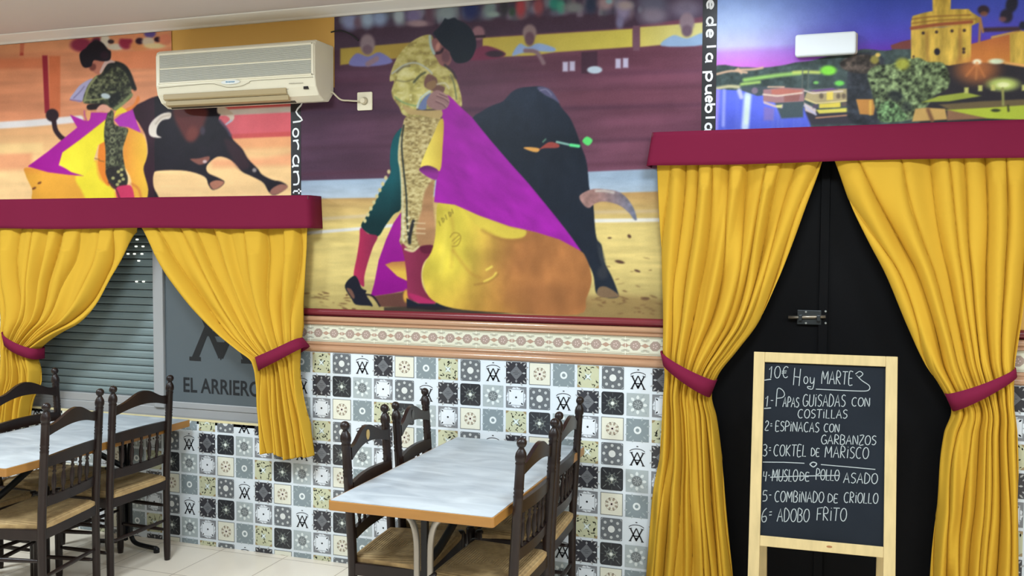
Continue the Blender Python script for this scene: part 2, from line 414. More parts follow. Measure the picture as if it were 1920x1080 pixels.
# ------------------------------------------------------------------ wall prints (flat vinyl photographs)
def hsh(i, j, s):
    v = np.sin(i*127.1+j*311.7+s*74.7)*43758.5453
    return v-np.floor(v)
def vnoise(u, v, s=0):
    i, j = np.floor(u), np.floor(v); f, g = u-i, v-j; f = f*f*(3-2*f); g = g*g*(3-2*g)
    a, b_, c, d = hsh(i, j, s), hsh(i+1, j, s), hsh(i, j+1, s), hsh(i+1, j+1, s)
    return (a*(1-f)+b_*f)*(1-g)+(c*(1-f)+d*f)*g
def fbm(u, v, s=0, o=4):
    t, a, n_ = 0, .5, 0
    for k in range(o): t = t+a*vnoise(u*2**k, v*2**k, s+k); n_ += a; a *= .5
    return t/n_
class Paint:
    def __init__(s, U, V):
        s.U, s.V = U, V; s.C = np.zeros(U.shape+(3,)); s.C[:] = 128
    def _mix(s, idx, al, col):
        if callable(col): c = col(s.U[idx], s.V[idx])
        else: c = np.array(col, float)
        s.C[idx] = s.C[idx]*(1-al[:, None])+c*al[:, None]
    def _sel(s, x0, x1, y0, y1):
        return np.nonzero((s.U > x0) & (s.U < x1) & (s.V > y0) & (s.V < y1))
    def fill(s, col):
        idx = s._sel(-1e9, 1e9, -1e9, 1e9); s._mix(idx, np.ones(len(idx[0])), col)
    def sdf(s, u, v, P):
        d = np.full(u.shape, 1e18); ins = np.zeros(u.shape, bool); n_ = len(P)
        for i in range(n_):
            ax, ay = P[i]; bx_, by = P[(i+1) % n_]; ex, ey = bx_-ax, by-ay
            t = np.clip(((u-ax)*ex+(v-ay)*ey)/(ex*ex+ey*ey+1e-9), 0, 1)
            d = np.minimum(d, (u-ax-t*ex)**2+(v-ay-t*ey)**2)
            c = (ay > v) != (by > v)
            if ey != 0: ins ^= c & (u < ax+(v-ay)*ex/ey)
        d = np.sqrt(d)
        return np.where(ins, -d, d)
    def poly(s, col, pts, soft=1.4, smooth=True, op=1.0):
        P = crom(pts, 4, True) if smooth else pts
        xs_, ys_ = [p[0] for p in P], [p[1] for p in P]
        idx = s._sel(min(xs_)-soft, max(xs_)+soft, min(ys_)-soft, max(ys_)+soft)
        if not len(idx[0]): return
        d = s.sdf(s.U[idx], s.V[idx], P); al = np.clip(.5-d/soft/1.0, 0, 1); al = al*al*(3-2*al)*op
        s._mix(idx, al, col)
    def line(s, col, w, pts, soft=1.2, smooth=True, op=1.0):
        P = crom(pts, 4) if smooth and len(pts) > 2 else pts
        m = w/2+soft; xs_, ys_ = [p[0] for p in P], [p[1] for p in P]
        idx = s._sel(min(xs_)-m, max(xs_)+m, min(ys_)-m, max(ys_)+m)
        if not len(idx[0]): return
        u, v = s.U[idx], s.V[idx]; d = np.full(u.shape, 1e18)
        for (ax, ay), (bx_, by) in zip(P, P[1:]):
            ex, ey = bx_-ax, by-ay; t = np.clip(((u-ax)*ex+(v-ay)*ey)/(ex*ex+ey*ey+1e-9), 0, 1)
            d = np.minimum(d, (u-ax-t*ex)**2+(v-ay-t*ey)**2)
        d = np.sqrt(d)-w/2; al = np.clip(.5-d/soft, 0, 1)*op
        s._mix(idx, al, col)
    def blob(s, col, cx, cy_, rx, ry, soft=.3, rot=0.0, op=1.0):
        m = max(rx, ry)*(1+soft)
        idx = s._sel(cx-m, cx+m, cy_-m, cy_+m)
        if not len(idx[0]): return
        u, v = s.U[idx]-cx, s.V[idx]-cy_; c, q = math.cos(rot), math.sin(rot)
        d = np.sqrt(((u*c+v*q)/rx)**2+((-u*q+v*c)/ry)**2)
        al = np.clip((1+soft/2-d)/soft, 0, 1); al = al*al*(3-2*al)*op
        s._mix(idx, al, col)
def grad(c1, p1, c2, p2):
    c1, c2 = np.array(c1, float), np.array(c2, float); dx, dy = p2[0]-p1[0], p2[1]-p1[1]; q = dx*dx+dy*dy
    def f(u, v):
        t = np.clip(((u-p1[0])*dx+(v-p1[1])*dy)/q, 0, 1)[:, None]
        return c1*(1-t)+c2*t
    return f
def brocade(base, hi, lo, sx=.22, sy_=.35, seed=1, amt=1.0):
    base, hi, lo = (np.array(c, float) for c in (base, hi, lo))
    def f(u, v):
        n1 = fbm(u*sx, v*sy_, seed, 3); n2 = vnoise(u*sx*2.3, v*sy_*2.3, seed+9)
        t = np.clip((n1-.5)*5*amt, -1, 1)[:, None]; w = np.clip((n2-.72)*4, 0, 1)[:, None]
        c = np.where(t > 0, base+(hi-base)*t, base+(lo-base)*(-t))
        return c*(1-w)+hi*w
    return f
def streaks(base, amt, sx, sy_, seed=0):
    base = base if callable(base) else (lambda u, v, c=np.array(base, float): np.broadcast_to(c, u.shape+(3,)))
    def f(u, v): return base(u, v)*(1+amt*(fbm(u*sx, v*sy_, seed, 3)-.5)[:, None]*2)
    return f
def print_mesh(name, x0, x1, z0, z1, step, paint, keep=None, Y=0.001, mtl=None, parent=None, k=1.0):
    nx, nz_ = int((x1-x0)/step)+1, int((z1-z0)/step)+1
    X, Z = np.meshgrid(np.linspace(x0, x1, nx), np.linspace(z0, z1, nz_))
    U, V = project(X, Y+0*X, Z)
    p = Paint(U, V); paint(p)
    C = p.C
    for ax in (0, 1):                         # print softness
        a_ = np.concatenate([C.take([0], ax), C, C.take([-1], ax)], ax); n_ = C.shape[ax]
        C = .25*a_.take(range(0, n_), ax)+.5*a_.take(range(1, n_+1), ax)+.25*a_.take(range(2, n_+2), ax)
    C = C*(1+.10*(fbm(U*.035, V*.035, 51, 4)-.5)[..., None])+5*(hsh(np.arange(nx)[None]+0*U, np.arange(nz_)[:, None]+0*U, 2)-.5)[..., None]
    c = np.clip(C, 0, 255)/255.0; c = np.where(c <= .04045, c/12.92, ((c+.055)/1.055)**2.4)/k
    co = np.stack([X, Y+0*X, Z], -1).reshape(-1, 3)
    i = np.arange(nx*nz_).reshape(nz_, nx)
    q = np.stack([i[:-1, :-1], i[:-1, 1:], i[1:, 1:], i[1:, :-1]], -1)
    if keep is not None:
        q = q[keep((X[:-1, :-1]+X[1:, 1:])/2, (Z[:-1, :-1]+Z[1:, 1:])/2)]
    q = q.reshape(-1, 4)
    used = np.unique(q); re = np.zeros(len(co), np.int64); re[used] = np.arange(len(used)); co = co[used]; q = re[q]
    rgba = np.ones((len(used), 4), np.float32); rgba[:, :3] = np.minimum(c.reshape(-1, 3)[used], .95)
    me = bpy.data.meshes.new(name); me.vertices.add(len(co)); me.vertices.foreach_set('co', co.astype(np.float32).ravel())
    me.loops.add(q.size); me.loops.foreach_set('vertex_index', q.astype(np.int32).ravel())
    me.polygons.add(len(q)); me.polygons.foreach_set('loop_start', np.arange(0, q.size, 4, dtype=np.int32)); me.polygons.foreach_set('loop_total', np.full(len(q), 4, np.int32))
    me.update(calc_edges=True)
    a = me.color_attributes.new('print', 'FLOAT_COLOR', 'POINT'); a.data.foreach_set('color', rgba.ravel())
    return link(name, me, mtl or attr_mat('vinyl_print', 0.42, 0.15), parent)

def paint_center(p):
    g = lambda *a: p.poly(*a[:2], **(a[2] if len(a) > 2 else {}))
    bar = lambda u, v: (np.array((84, 58, 78.))[None]*(1-np.clip((u-600)/640, 0, 1))[:, None]+np.array((118, 72, 90.))[None]*np.clip((u-600)/640, 0, 1)[:, None])*(1+.16*(fbm(u*.006, (v+u*.06)*.05, 3, 3)-.5)[:, None]*2)
    p.fill(bar)
    # crowd above
    p.poly((84, 70, 92), [(560, -60), (1340, -60), (1340, 28), (1180, 50), (905, 68), (640, 92), (560, 95)], 6, False)
    p.poly((78, 60, 78), [(560, 62), (760, 48), (900, 36), (1185, 22), (1200, 50), (905, 68), (640, 90), (560, 95)], 6, False)
    rc = random.Random(12)
    for k in range(90):
        x = 640+k*6.6+rc.uniform(-5, 5); y = 36-(x-640)*.045+rc.uniform(-16, 12)
        p.blob(rc.choice([(120, 126, 150), (96, 92, 118), (150, 160, 176), (70, 66, 84), (140, 124, 136), (110, 120, 130), (84, 70, 90), (160, 150, 170)]), x, y, rc.uniform(4, 11), rc.uniform(6, 14), 1.2, 0, .6)
    for a in [((150, 160, 205), 655, 38, 14, 18), ((120, 100, 120), 672, 42, 8, 10), ((165, 185, 215), 690, 36, 12, 15), ((150, 170, 210), 712, 34, 14, 14), ((176, 190, 205), 748, 30, 10, 16), ((130, 120, 165), 775, 30, 14, 14),
              ((165, 140, 150), 785, 44, 22, 6), ((100, 75, 95), 808, 22, 10, 22), ((145, 160, 170), 838, 24, 22, 18), ((52, 62, 110), 882, 18, 16, 18), ((130, 150, 155), 918, 18, 12, 16), ((150, 170, 170), 926, 27, 12, 5), ((66, 66, 76), 945, 12, 9, 18),
              ((176, 78, 88), 976, 14, 9, 18), ((150, 85, 95), 1010, 12, 9, 16), ((70, 90, 80), 960, 22, 6, 8), ((60, 145, 135), 1040, 7, 10, 12), ((80, 165, 145), 1052, 12, 8, 12), ((135, 140, 145), 1075, 14, 18, 9), ((56, 66, 92), 1108, 8, 10, 16),
              ((175, 150, 160), 1135, 6, 14, 12), ((150, 190, 205), 1142, 2, 6, 5), ((150, 140, 175), 1168, 18, 13, 20), ((175, 160, 165), 1172, 10, 14, 8), ((130, 125, 160), 1162, 42, 7, 12), ((110, 110, 135), 1225, 8, 26, 22), ((140, 130, 150), 1225, 30, 24, 14), ((130, 120, 145), 1285, 15, 28, 18)]:
        p.blob(*a, 1.25)
    p.poly((78, 60, 78), [(560, 70), (760, 54), (900, 42), (1150, 28), (1150, 54), (905, 68), (640, 90), (560, 95)], 5, False, .85)
    # yellow fence panels
    p.poly(grad((184, 160, 78), (640, 0), (176, 150, 74), (770, 0)), [(638, 91), (790, 78), (790, 104), (740, 110), (638, 122)], 4, False)
    p.poly(grad((196, 176, 84), (905, 0), (220, 206, 96), (1185, 0)), [(905, 71), (1186, 54), (1186, 88), (1040, 98), (1000, 104), (905, 108)], 3.5, False)
    p.poly(grad((222, 208, 112), (1200, 0), (228, 222, 150), (1318, 0)), [(1200, 51), (1318, 42), (1318, 77), (1200, 88)], 3.5, False)
    p.poly((122, 88, 106), [(1187, 48), (1199, 48), (1199, 95), (1187, 95)], 3, False)
    # barrier planks, post
    for y0, y1, c in ((205, 194, (66, 44, 66)), (270, 258, (72, 46, 62)), (320, 300, (86, 50, 66)), (145, 132, (100, 62, 84))):
        p.line(c, 6, [(555, y0+8), (900, (y0+y1)/2+6), (1330, y1)], 9, False, .55)
    p.poly((126, 76, 92), [(1020, 172), (1330, 166), (1330, 196), (1020, 202)], 10, False, .5)
    p.poly((76, 52, 68), [(1090, 98), (1120, 96), (1120, 138), (1090, 138)], 3, False)
    # people leaning on the fence
    p.poly((126, 126, 188), [(655, 122), (668, 100), (690, 106), (712, 98), (736, 116), (700, 124)], 4); p.blob((146, 128, 138), 689, 83, 14, 19, .5); p.blob((120, 98, 112), 689, 93, 9, 9, .6); p.line((150, 125, 140), 10, [(690, 120), (706, 110)], 4, False)
    p.poly((122, 58, 84), [(876, 112), (894, 92), (914, 86), (948, 100), (930, 110)], 4); p.blob((150, 112, 124), 897, 62, 12, 13, .5); p.line((60, 45, 58), 5, [(888, 69), (908, 68)], 2, False); p.blob((62, 48, 62), 928, 101, 17, 6, .6)
    p.poly((152, 178, 226), [(960, 104), (974, 82), (990, 88), (1010, 81), (1040, 90), (1036, 97), (1000, 96), (978, 100)], 4); p.blob((152, 130, 134), 993, 61, 13, 15, .5); p.blob((112, 84, 98), 993, 73, 9, 13, .6); p.line((138, 112, 122), 8, [(985, 95), (1006, 98), (1019, 118)], 4)
    p.poly((156, 186, 224), [(1240, 86), (1262, 66), (1288, 72), (1318, 62), (1320, 84)], 4); p.blob((152, 132, 146), 1288, 42, 14, 18, .5); p.blob((120, 98, 116), 1288, 58, 10, 11, .6)
    for x, y, t in ((1060, 125, 1), (1073, 124, 3), (1159, 119, 1), (1173, 118, 4)):
        p.poly((206, 202, 232), [(x-5, y-9), (x+5, y-9), (x+5, y+9), (x-5, y+9)], 4, False, .95)
    p.blob((196, 214, 232), 1115, 131, 14, 7, .4)
    # kerb and sand
    p.poly(streaks(grad((156, 176, 198), (0, 335), (186, 200, 214), (0, 372)), .06, .03, .2, 5), [(555, 339), (760, 333), (1100, 322), (1340, 312), (1340, 358), (1100, 364), (760, 371), (555, 374)], 2.5, False)
    sand = lambda u, v: (np.array((190, 152, 98.))*(1-np.clip((v-365)/60, 0, 1))[:, None]+np.array((219, 196, 124.))*np.clip((v-365)/60, 0, 1)[:, None])*(1-.22*np.clip((v-500)/80, 0, 1))[:, None]*(1+.10*(fbm(u*.02, v*.14, 8, 4)-.5)[:, None]*2)
    p.poly(sand, [(555, 373), (760, 370), (1100, 363), (1340, 356), (1340, 700), (555, 700)], 4, False)
    p.line((204, 186, 156), 6, [(560, 413), (700, 404)], 4, False, .7); p.line((218, 216, 212), 6, [(560, 438), (660, 430), (745, 422)], 2.5, False)
    p.line((228, 224, 214), 7, [(1110, 414), (1340, 411)], 2.5, False); p.line((206, 184, 150), 6, [(1110, 398), (1340, 394)], 5, False, .7)
    rr = random.Random(3)
    for k in range(70):
        x, y = (rr.uniform(572, 700), rr.uniform(548, 582)) if k < 30 else (rr.uniform(1110, 1238), rr.uniform(480, 590) if k % 3 else rr.uniform(555, 590))
        p.blob((104, 74, 50), x, y, rr.uniform(2, 8), rr.uniform(.8, 2), .8, rr.uniform(-.2, .4), rr.uniform(.3, .9))
    for x, y, rx, ry, ro in ((1162, 491, 9, 3, .2), (1180, 443, 4, 3, .8), (1143, 446, 4, 1.5, 0), (1195, 508, 6, 2, .3), (1210, 560, 8, 3, 0)): p.blob((88, 62, 50), x, y, rx, ry, .7, ro)
    p.poly((126, 96, 60), [(1080, 566), (1150, 552), (1260, 566), (1260, 600), (1080, 600)], 18, True, .55)
    # bull
    bull = lambda u, v: np.array((31, 38, 50.))*(1+.5*np.clip((260-v)/100, 0, 1))[:, None]*(1+.18*(fbm(u*.08, v*.05, 12, 3)-.5)[:, None])
    p.poly(bull, [(886, 228), (905, 208), (925, 197), (943, 190), (958, 174), (972, 166), (990, 163), (1015, 162), (1032, 169), (1043, 183), (1053, 202), (1068, 220), (1080, 246), (1090, 275), (1099, 300), (1103, 330), (1105, 352), (1112, 380), (1116, 430), (1120, 450), (1128, 460), (1133, 490), (1146, 516), (1152, 530), (1158, 546), (1160, 556), (1150, 559), (1130, 557), (1118, 550), (1115, 534), (1112, 515), (1100, 490), (1060, 430), (990, 350), (930, 280)], 1.6)
    p.poly((122, 98, 74), [(1122, 540), (1134, 537), (1150, 545), (1161, 556), (1135, 558), (1120, 553)], 2); p.blob((62, 66, 72), 1128, 480, 5, 26, .9, -.25, .6); p.blob((66, 66, 70), 1130, 512, 10, 12, .9, 0, .5)
    p.poly((108, 104, 142), [(1007, 165), (1020, 163), (1035, 171), (1049, 193), (1038, 186), (1022, 178)], 3, True, .85); p.line((150, 148, 180), 1.5, [(1012, 170), (1024, 168), (1034, 178)], 1.5)
    p.poly((226, 164, 86), [(981, 277), (998, 276), (1012, 279), (1008, 285), (997, 284)], 1.4); p.poly((158, 72, 66), [(1010, 281), (1024, 269), (1034, 266), (1048, 271), (1046, 277), (1020, 278)], 1.4)
    p.line((140, 190, 178), 4, [(1044, 266), (1066, 271)], 1.4, False); p.line((104, 232, 150), 6, [(1070, 272), (1085, 274)], 1.4, False); p.line((90, 130, 110), 3, [(1018, 266), (1023, 261)], 1.5, False)
    p.poly((98, 222, 118), [(1092, 265), (1100, 256), (1111, 263), (1103, 273)], 1.4)
    horn = lambda u, v: (np.array((158, 122, 116.))*(1-np.clip((u-1120)/70, 0, 1))[:, None]+np.array((112, 116, 136.))*np.clip((u-1120)/70, 0, 1)[:, None])*(1+.2*(fbm(u*.12, v*.12, 4, 3)-.5)[:, None]*2)
    p.poly(horn, [(1086, 369), (1098, 359), (1115, 354), (1135, 355), (1155, 358), (1170, 366), (1182, 380), (1190, 395), (1194, 412), (1188, 411), (1180, 400), (1166, 388), (1150, 381), (1130, 378), (1115, 382), (1105, 390), (1095, 385)], 1.6); p.line((206, 196, 188), 5, [(1118, 358), (1135, 358), (1150, 361)], 3.5, True, .8)
    # cape behind the leg
    p.poly(grad((150, 28, 140), (0, 420), (136, 14, 128), (0, 550)), [(752, 398), (738, 418), (724, 449), (710, 488), (702, 530), (695, 556), (730, 551), (765, 544), (768, 470), (760, 420)], 1.6, False)
    p.poly((98, 62, 54), [(697, 556), (752, 548), (767, 542), (767, 576), (714, 575)], 2.5, False); p.blob((206, 156, 66), 762, 555, 6, 12, .7)
    p.poly(grad((176, 112, 70), (0, 490), (222, 180, 74), (0, 510)), [(722, 496), (735, 491), (766, 489), (766, 528), (745, 518)], 1.6, False)
    # trailing leg
    p.poly(lambda u, v: np.array((24, 88, 96.))*(1-.5*np.clip((v-330)/90, 0, 1))[:, None]*(1-.35*np.clip((u-725-(420-v)*.15)/40, 0, 1))[:, None], [(755, 240), (740, 254), (733, 275), (731, 304), (732, 326), (714, 355), (702, 382), (688, 404), (677, 424), (690, 437), (709, 443), (722, 424), (738, 402), (753, 388), (756, 330), (758, 270)], 1.6)
    for k in range(9): p.blob((206, 192, 140), 729-k*5.6, 322+k*11.5, 3.2, 4, .6)
    p.poly(grad((176, 44, 84), (665, 0), (136, 40, 72), (700, 0)), [(676, 427), (674, 450), (669, 482), (663, 514), (668, 525), (682, 538), (683, 520), (688, 498), (699, 464), (708, 443), (690, 438)], 1.6)
    p.poly((26, 28, 40), [(664, 517), (651, 527), (647, 540), (659, 560), (667, 571), (690, 573), (699, 573), (686, 552), (687, 545), (678, 540), (671, 523)], 1.5); p.poly((112, 78, 66), [(650, 540), (659, 543), (665, 556), (662, 560), (654, 549)], 1.8)
    p.line((28, 24, 34), 3, [(686, 552), (700, 556), (712, 574)], 2)
    # leading leg
    p.poly(brocade((180, 160, 106), (216, 202, 150), (128, 110, 70), .16, .32, 2, .7), [(762, 218), (790, 214), (826, 222), (820, 300), (816, 340), (812, 380), (816, 430), (812, 462), (786, 463), (776, 469), (760, 468), (749, 454), (751, 440), (752, 389), (751, 324), (746, 300), (748, 266), (754, 240)], 1.6)
    p.poly(streaks((172, 128, 90), .12, .02, .09, 6), [(796, 360), (812, 340), (812, 380), (818, 440), (812, 462), (788, 462), (780, 430), (790, 395)], 6)
    p.line((52, 56, 50), 3.2, [(757, 235), (753, 270), (757, 320), (762, 370), (763, 410), (766, 450)], 1.6); p.line((206, 200, 164), 4, [(751, 258), (748, 290), (752, 330), (755, 380), (755, 450)], 2, True, .7)
    for k in range(9): p.blob((214, 206, 164), 757+(k % 2)*9, 402+k*6, 3.4, 2.6, .6)
    p.line((40, 40, 44), 6, [(775, 415), (769, 440), (768, 455)], 2.5); 
    for y in (418, 428, 437): p.line((214, 190, 150), 2, [(776, y), (797, y+1)], 1.5, False)
    p.poly(grad((138, 46, 78), (765, 0), (116, 38, 62), (800, 0)), [(753, 456), (770, 470), (788, 463), (812, 461), (806, 478), (795, 492), (790, 510), (791, 530), (797, 546), (807, 558), (817, 568), (798, 571), (780, 566), (765, 558), (763, 523), (759, 488)], 1.6)
    p.poly((92, 26, 50), [(788, 462), (812, 460), (808, 474), (792, 474)], 2.5); p.poly((168, 42, 92), [(765, 550), (790, 556), (817, 568), (798, 571), (780, 566)], 4); p.line((214, 196, 150), 4, [(760, 467), (774, 471), (784, 463)], 1.8)
    p.poly((24, 28, 42), [(762, 559), (784, 569), (816, 570), (826, 558), (836, 570), (862, 577), (816, 582), (763, 578)], 2, False)
    p.poly((38, 30, 34), [(800, 574), (900, 580), (960, 588), (720, 590), (720, 576)], 3, False, .8)
    # cape, yellow side
    def cape_y(u, v):
        t = np.clip((u-850-(v-440)*-.25)/140, 0, 1); t = t*t*(3-2*t)
        c = np.array((210, 190, 70.))*(1-t)[:, None]+np.array((168, 110, 64.))*t[:, None]
        q = np.clip((v-500)/80, 0, 1)[:, None]*.5*(1-np.clip((u-940)/60, 0, 1))[:, None]
        c = c*(1-q)+np.array((196, 146, 62.))*q
        w = fbm(u*.025+v*.012, v*.016-u*.02, 21, 3)
        return c*(1+.18*(w-.5)[:, None]*2)
    p.poly(cape_y, [(822, 380), (853, 384), (898, 404), (955, 424), (1004, 435), (1049, 449), (1088, 470), (1099, 484), (1107, 506), (1109, 530), (1099, 560), (1082, 590), (940, 586), (850, 578), (810, 562), (797, 540), (792, 515), (797, 494), (808, 474), (815, 450), (818, 420)], 1.6)
    p.poly((214, 190, 74), [(870, 393), (900, 405), (955, 425), (986, 432), (978, 446), (940, 446), (900, 428)], 5); p.line((150, 105, 52), 4, [(905, 432), (950, 452), (990, 448)], 9, True, .6)
    p.line((170, 120, 52), 3, [(850, 470), (880, 510), (900, 520)], 8, True, .5); p.line((232, 206, 90), 4, [(908, 528), (924, 520), (930, 512)], 3); p.line((232, 206, 90), 4, [(912, 506), (922, 500)], 3, False); p.line((150, 108, 50), 3, [(890, 534), (916, 528), (934, 514)], 4, True, .7); p.line((160, 112, 52), 3, [(845, 400), (850, 440), (846, 500)], 10, True, .35); p.line((232, 210, 84), 5, [(836, 400), (834, 450), (826, 510)], 8, True, .5)
    p.poly((142, 92, 56), [(950, 540), (1060, 530), (1100, 545), (1082, 590), (960, 590)], 30, True, .4)
    for k, (x, y) in enumerate(((824, 419), (829, 413), (836, 407), (842, 402), (848, 396))):
        p.line((110, 96, 40), 1.6, [(x-1, y-4), (x+1.5, y+4)], 1.2, False, .8)
        if k % 2: p.line((110, 96, 40), 1.4, [(x, y-4), (x+4, y-3), (x+3, y+3)], 1.2, False, .8)
    p.line((150, 124, 46), 1.6, [(844, 445), (850, 437), (860, 438), (864, 447), (858, 460), (848, 462)], 1.4); p.line((150, 124, 46), 1.6, [(848, 452), (860, 441)], 1.4, False); p.line((150, 124, 46), 1.4, [(851, 457), (862, 447)], 1.4, False)
    # cape, magenta side
    mg = lambda u, v: np.array((156, 38, 160.))*(1+.10*(fbm(u*.02+v*.02, v*.06-u*.05, 31, 3)-.5)[:, None]*2)*np.array([[1, .9, 1]])
    p.poly(mg, [(838, 177), (846, 181), (863, 200), (885, 220), (919, 262), (955, 304), (992, 345), (1041, 405), (1068, 440), (1090, 471), (1049, 449), (1004, 435), (955, 424), (898, 404), (853, 384), (814, 379), (816, 356), (821, 318), (827, 267), (831, 229), (827, 208)], 1.6, False)
    p.poly(grad((236, 214, 96), (800, 0), (206, 176, 72), (830, 0)), [(825, 225), (832, 228), (830, 275), (825, 320), (806, 312), (788, 315), (798, 285), (812, 254)], 1.6); p.poly(grad((84, 32, 84), (0, 310), (140, 44, 140), (0, 326)), [(786, 319), (793, 312), (806, 311), (822, 320), (818, 337), (801, 331)], 1.6)
    # jacket
    p.poly(brocade((184, 172, 100), (208, 198, 132), (146, 132, 82), .09, .13, 7, .7), [(796, 66), (809, 66), (814, 78), (811, 94), (819, 110), (832, 122), (845, 129), (855, 148), (862, 168), (866, 188), (864, 200), (845, 182), (836, 180), (828, 208), (822, 218), (762, 218), (748, 200), (737, 184), (734, 170), (739, 152), (731, 152), (733, 135), (744, 109), (760, 88), (778, 74)], 1.6)
    p.poly(brocade((206, 196, 118), (226, 220, 160), (166, 156, 88), .07, .1, 13, .7), [(748, 130), (770, 122), (790, 130), (785, 150), (800, 168), (808, 173), (790, 186), (780, 204), (755, 192), (740, 182), (737, 168), (744, 148)], 2.5)
    p.line((186, 190, 180), 3, [(735, 138), (758, 122), (780, 118), (800, 128), (810, 138)], 2); p.line((80, 74, 70), 3, [(744, 136), (756, 126), (768, 124)], 3, True, .7); p.line((86, 90, 66), 4, [(776, 154), (787, 142), (797, 136)], 3); p.line((130, 160, 110), 2.5, [(741, 182), (756, 192), (782, 198), (790, 182)], 2); p.line((112, 118, 84), 2.5, [(845, 140), (852, 160), (856, 186)], 2); p.line((96, 90, 62), 2, [(742, 150), (760, 153), (776, 148)], 3, True, .7)
    p.poly((116, 84, 78), [(797, 147), (804, 139), (818, 146), (822, 158), (834, 164), (828, 176), (810, 170), (796, 162)], 3); p.poly((142, 112, 82), [(800, 156), (815, 150), (818, 160), (810, 168), (800, 164)], 3); p.line((206, 200, 170), 3, [(820, 158), (834, 156), (842, 166)], 3)
    p.poly((186, 160, 108), [(755, 198), (780, 206), (826, 206), (824, 222), (786, 216), (766, 214)], 2.5); p.line((70, 60, 60), 2.5, [(782, 205), (806, 206), (826, 204)], 2)
    p.poly((112, 126, 168), [(784, 204), (790, 190), (798, 180), (808, 174), (804, 184), (800, 196), (798, 205)], 2); p.line((196, 210, 208), 3, [(782, 202), (789, 184), (806, 171)], 2)
    p.poly((156, 120, 120), [(800, 190), (808, 176), (819, 169), (832, 174), (842, 184), (842, 196), (834, 205), (818, 206), (804, 200)], 1.8)
    for a in ([(819, 180), (834, 186), (841, 192)], [(817, 190), (830, 196), (836, 202)], [(824, 176), (838, 182)]): p.line((112, 78, 84), 1.8, a, 1.5); p.line((188, 152, 148), 1.4, [(q[0]+1, q[1]-2.2) for q in a], 1.5)
    # head
    p.poly((146, 100, 100), [(810, 74), (825, 74), (832, 90), (843, 98), (846, 114), (838, 124), (826, 122), (818, 108), (811, 94)], 2); p.blob((112, 76, 86), 836, 106, 8, 12, .7); p.blob((196, 140, 130), 821, 87, 4, 8, .8, .3); p.line((60, 44, 56), 5, [(818, 100), (826, 98), (830, 92)], 3)
    p.line((176, 196, 192), 5, [(806, 68), (808, 86), (814, 100)], 2.5); p.line((66, 54, 64), 4, [(834, 122), (848, 134), (855, 146)], 3)
    p.poly(grad((46, 54, 68), (0, 40), (34, 42, 52), (0, 110)), [(822, 52), (830, 41), (834, 34), (840, 36), (852, 33), (858, 37), (874, 45), (888, 62), (893, 83), (888, 102), (880, 113), (868, 118), (854, 117), (845, 104), (842, 96), (828, 84), (816, 68), (812, 62)], 1.8)

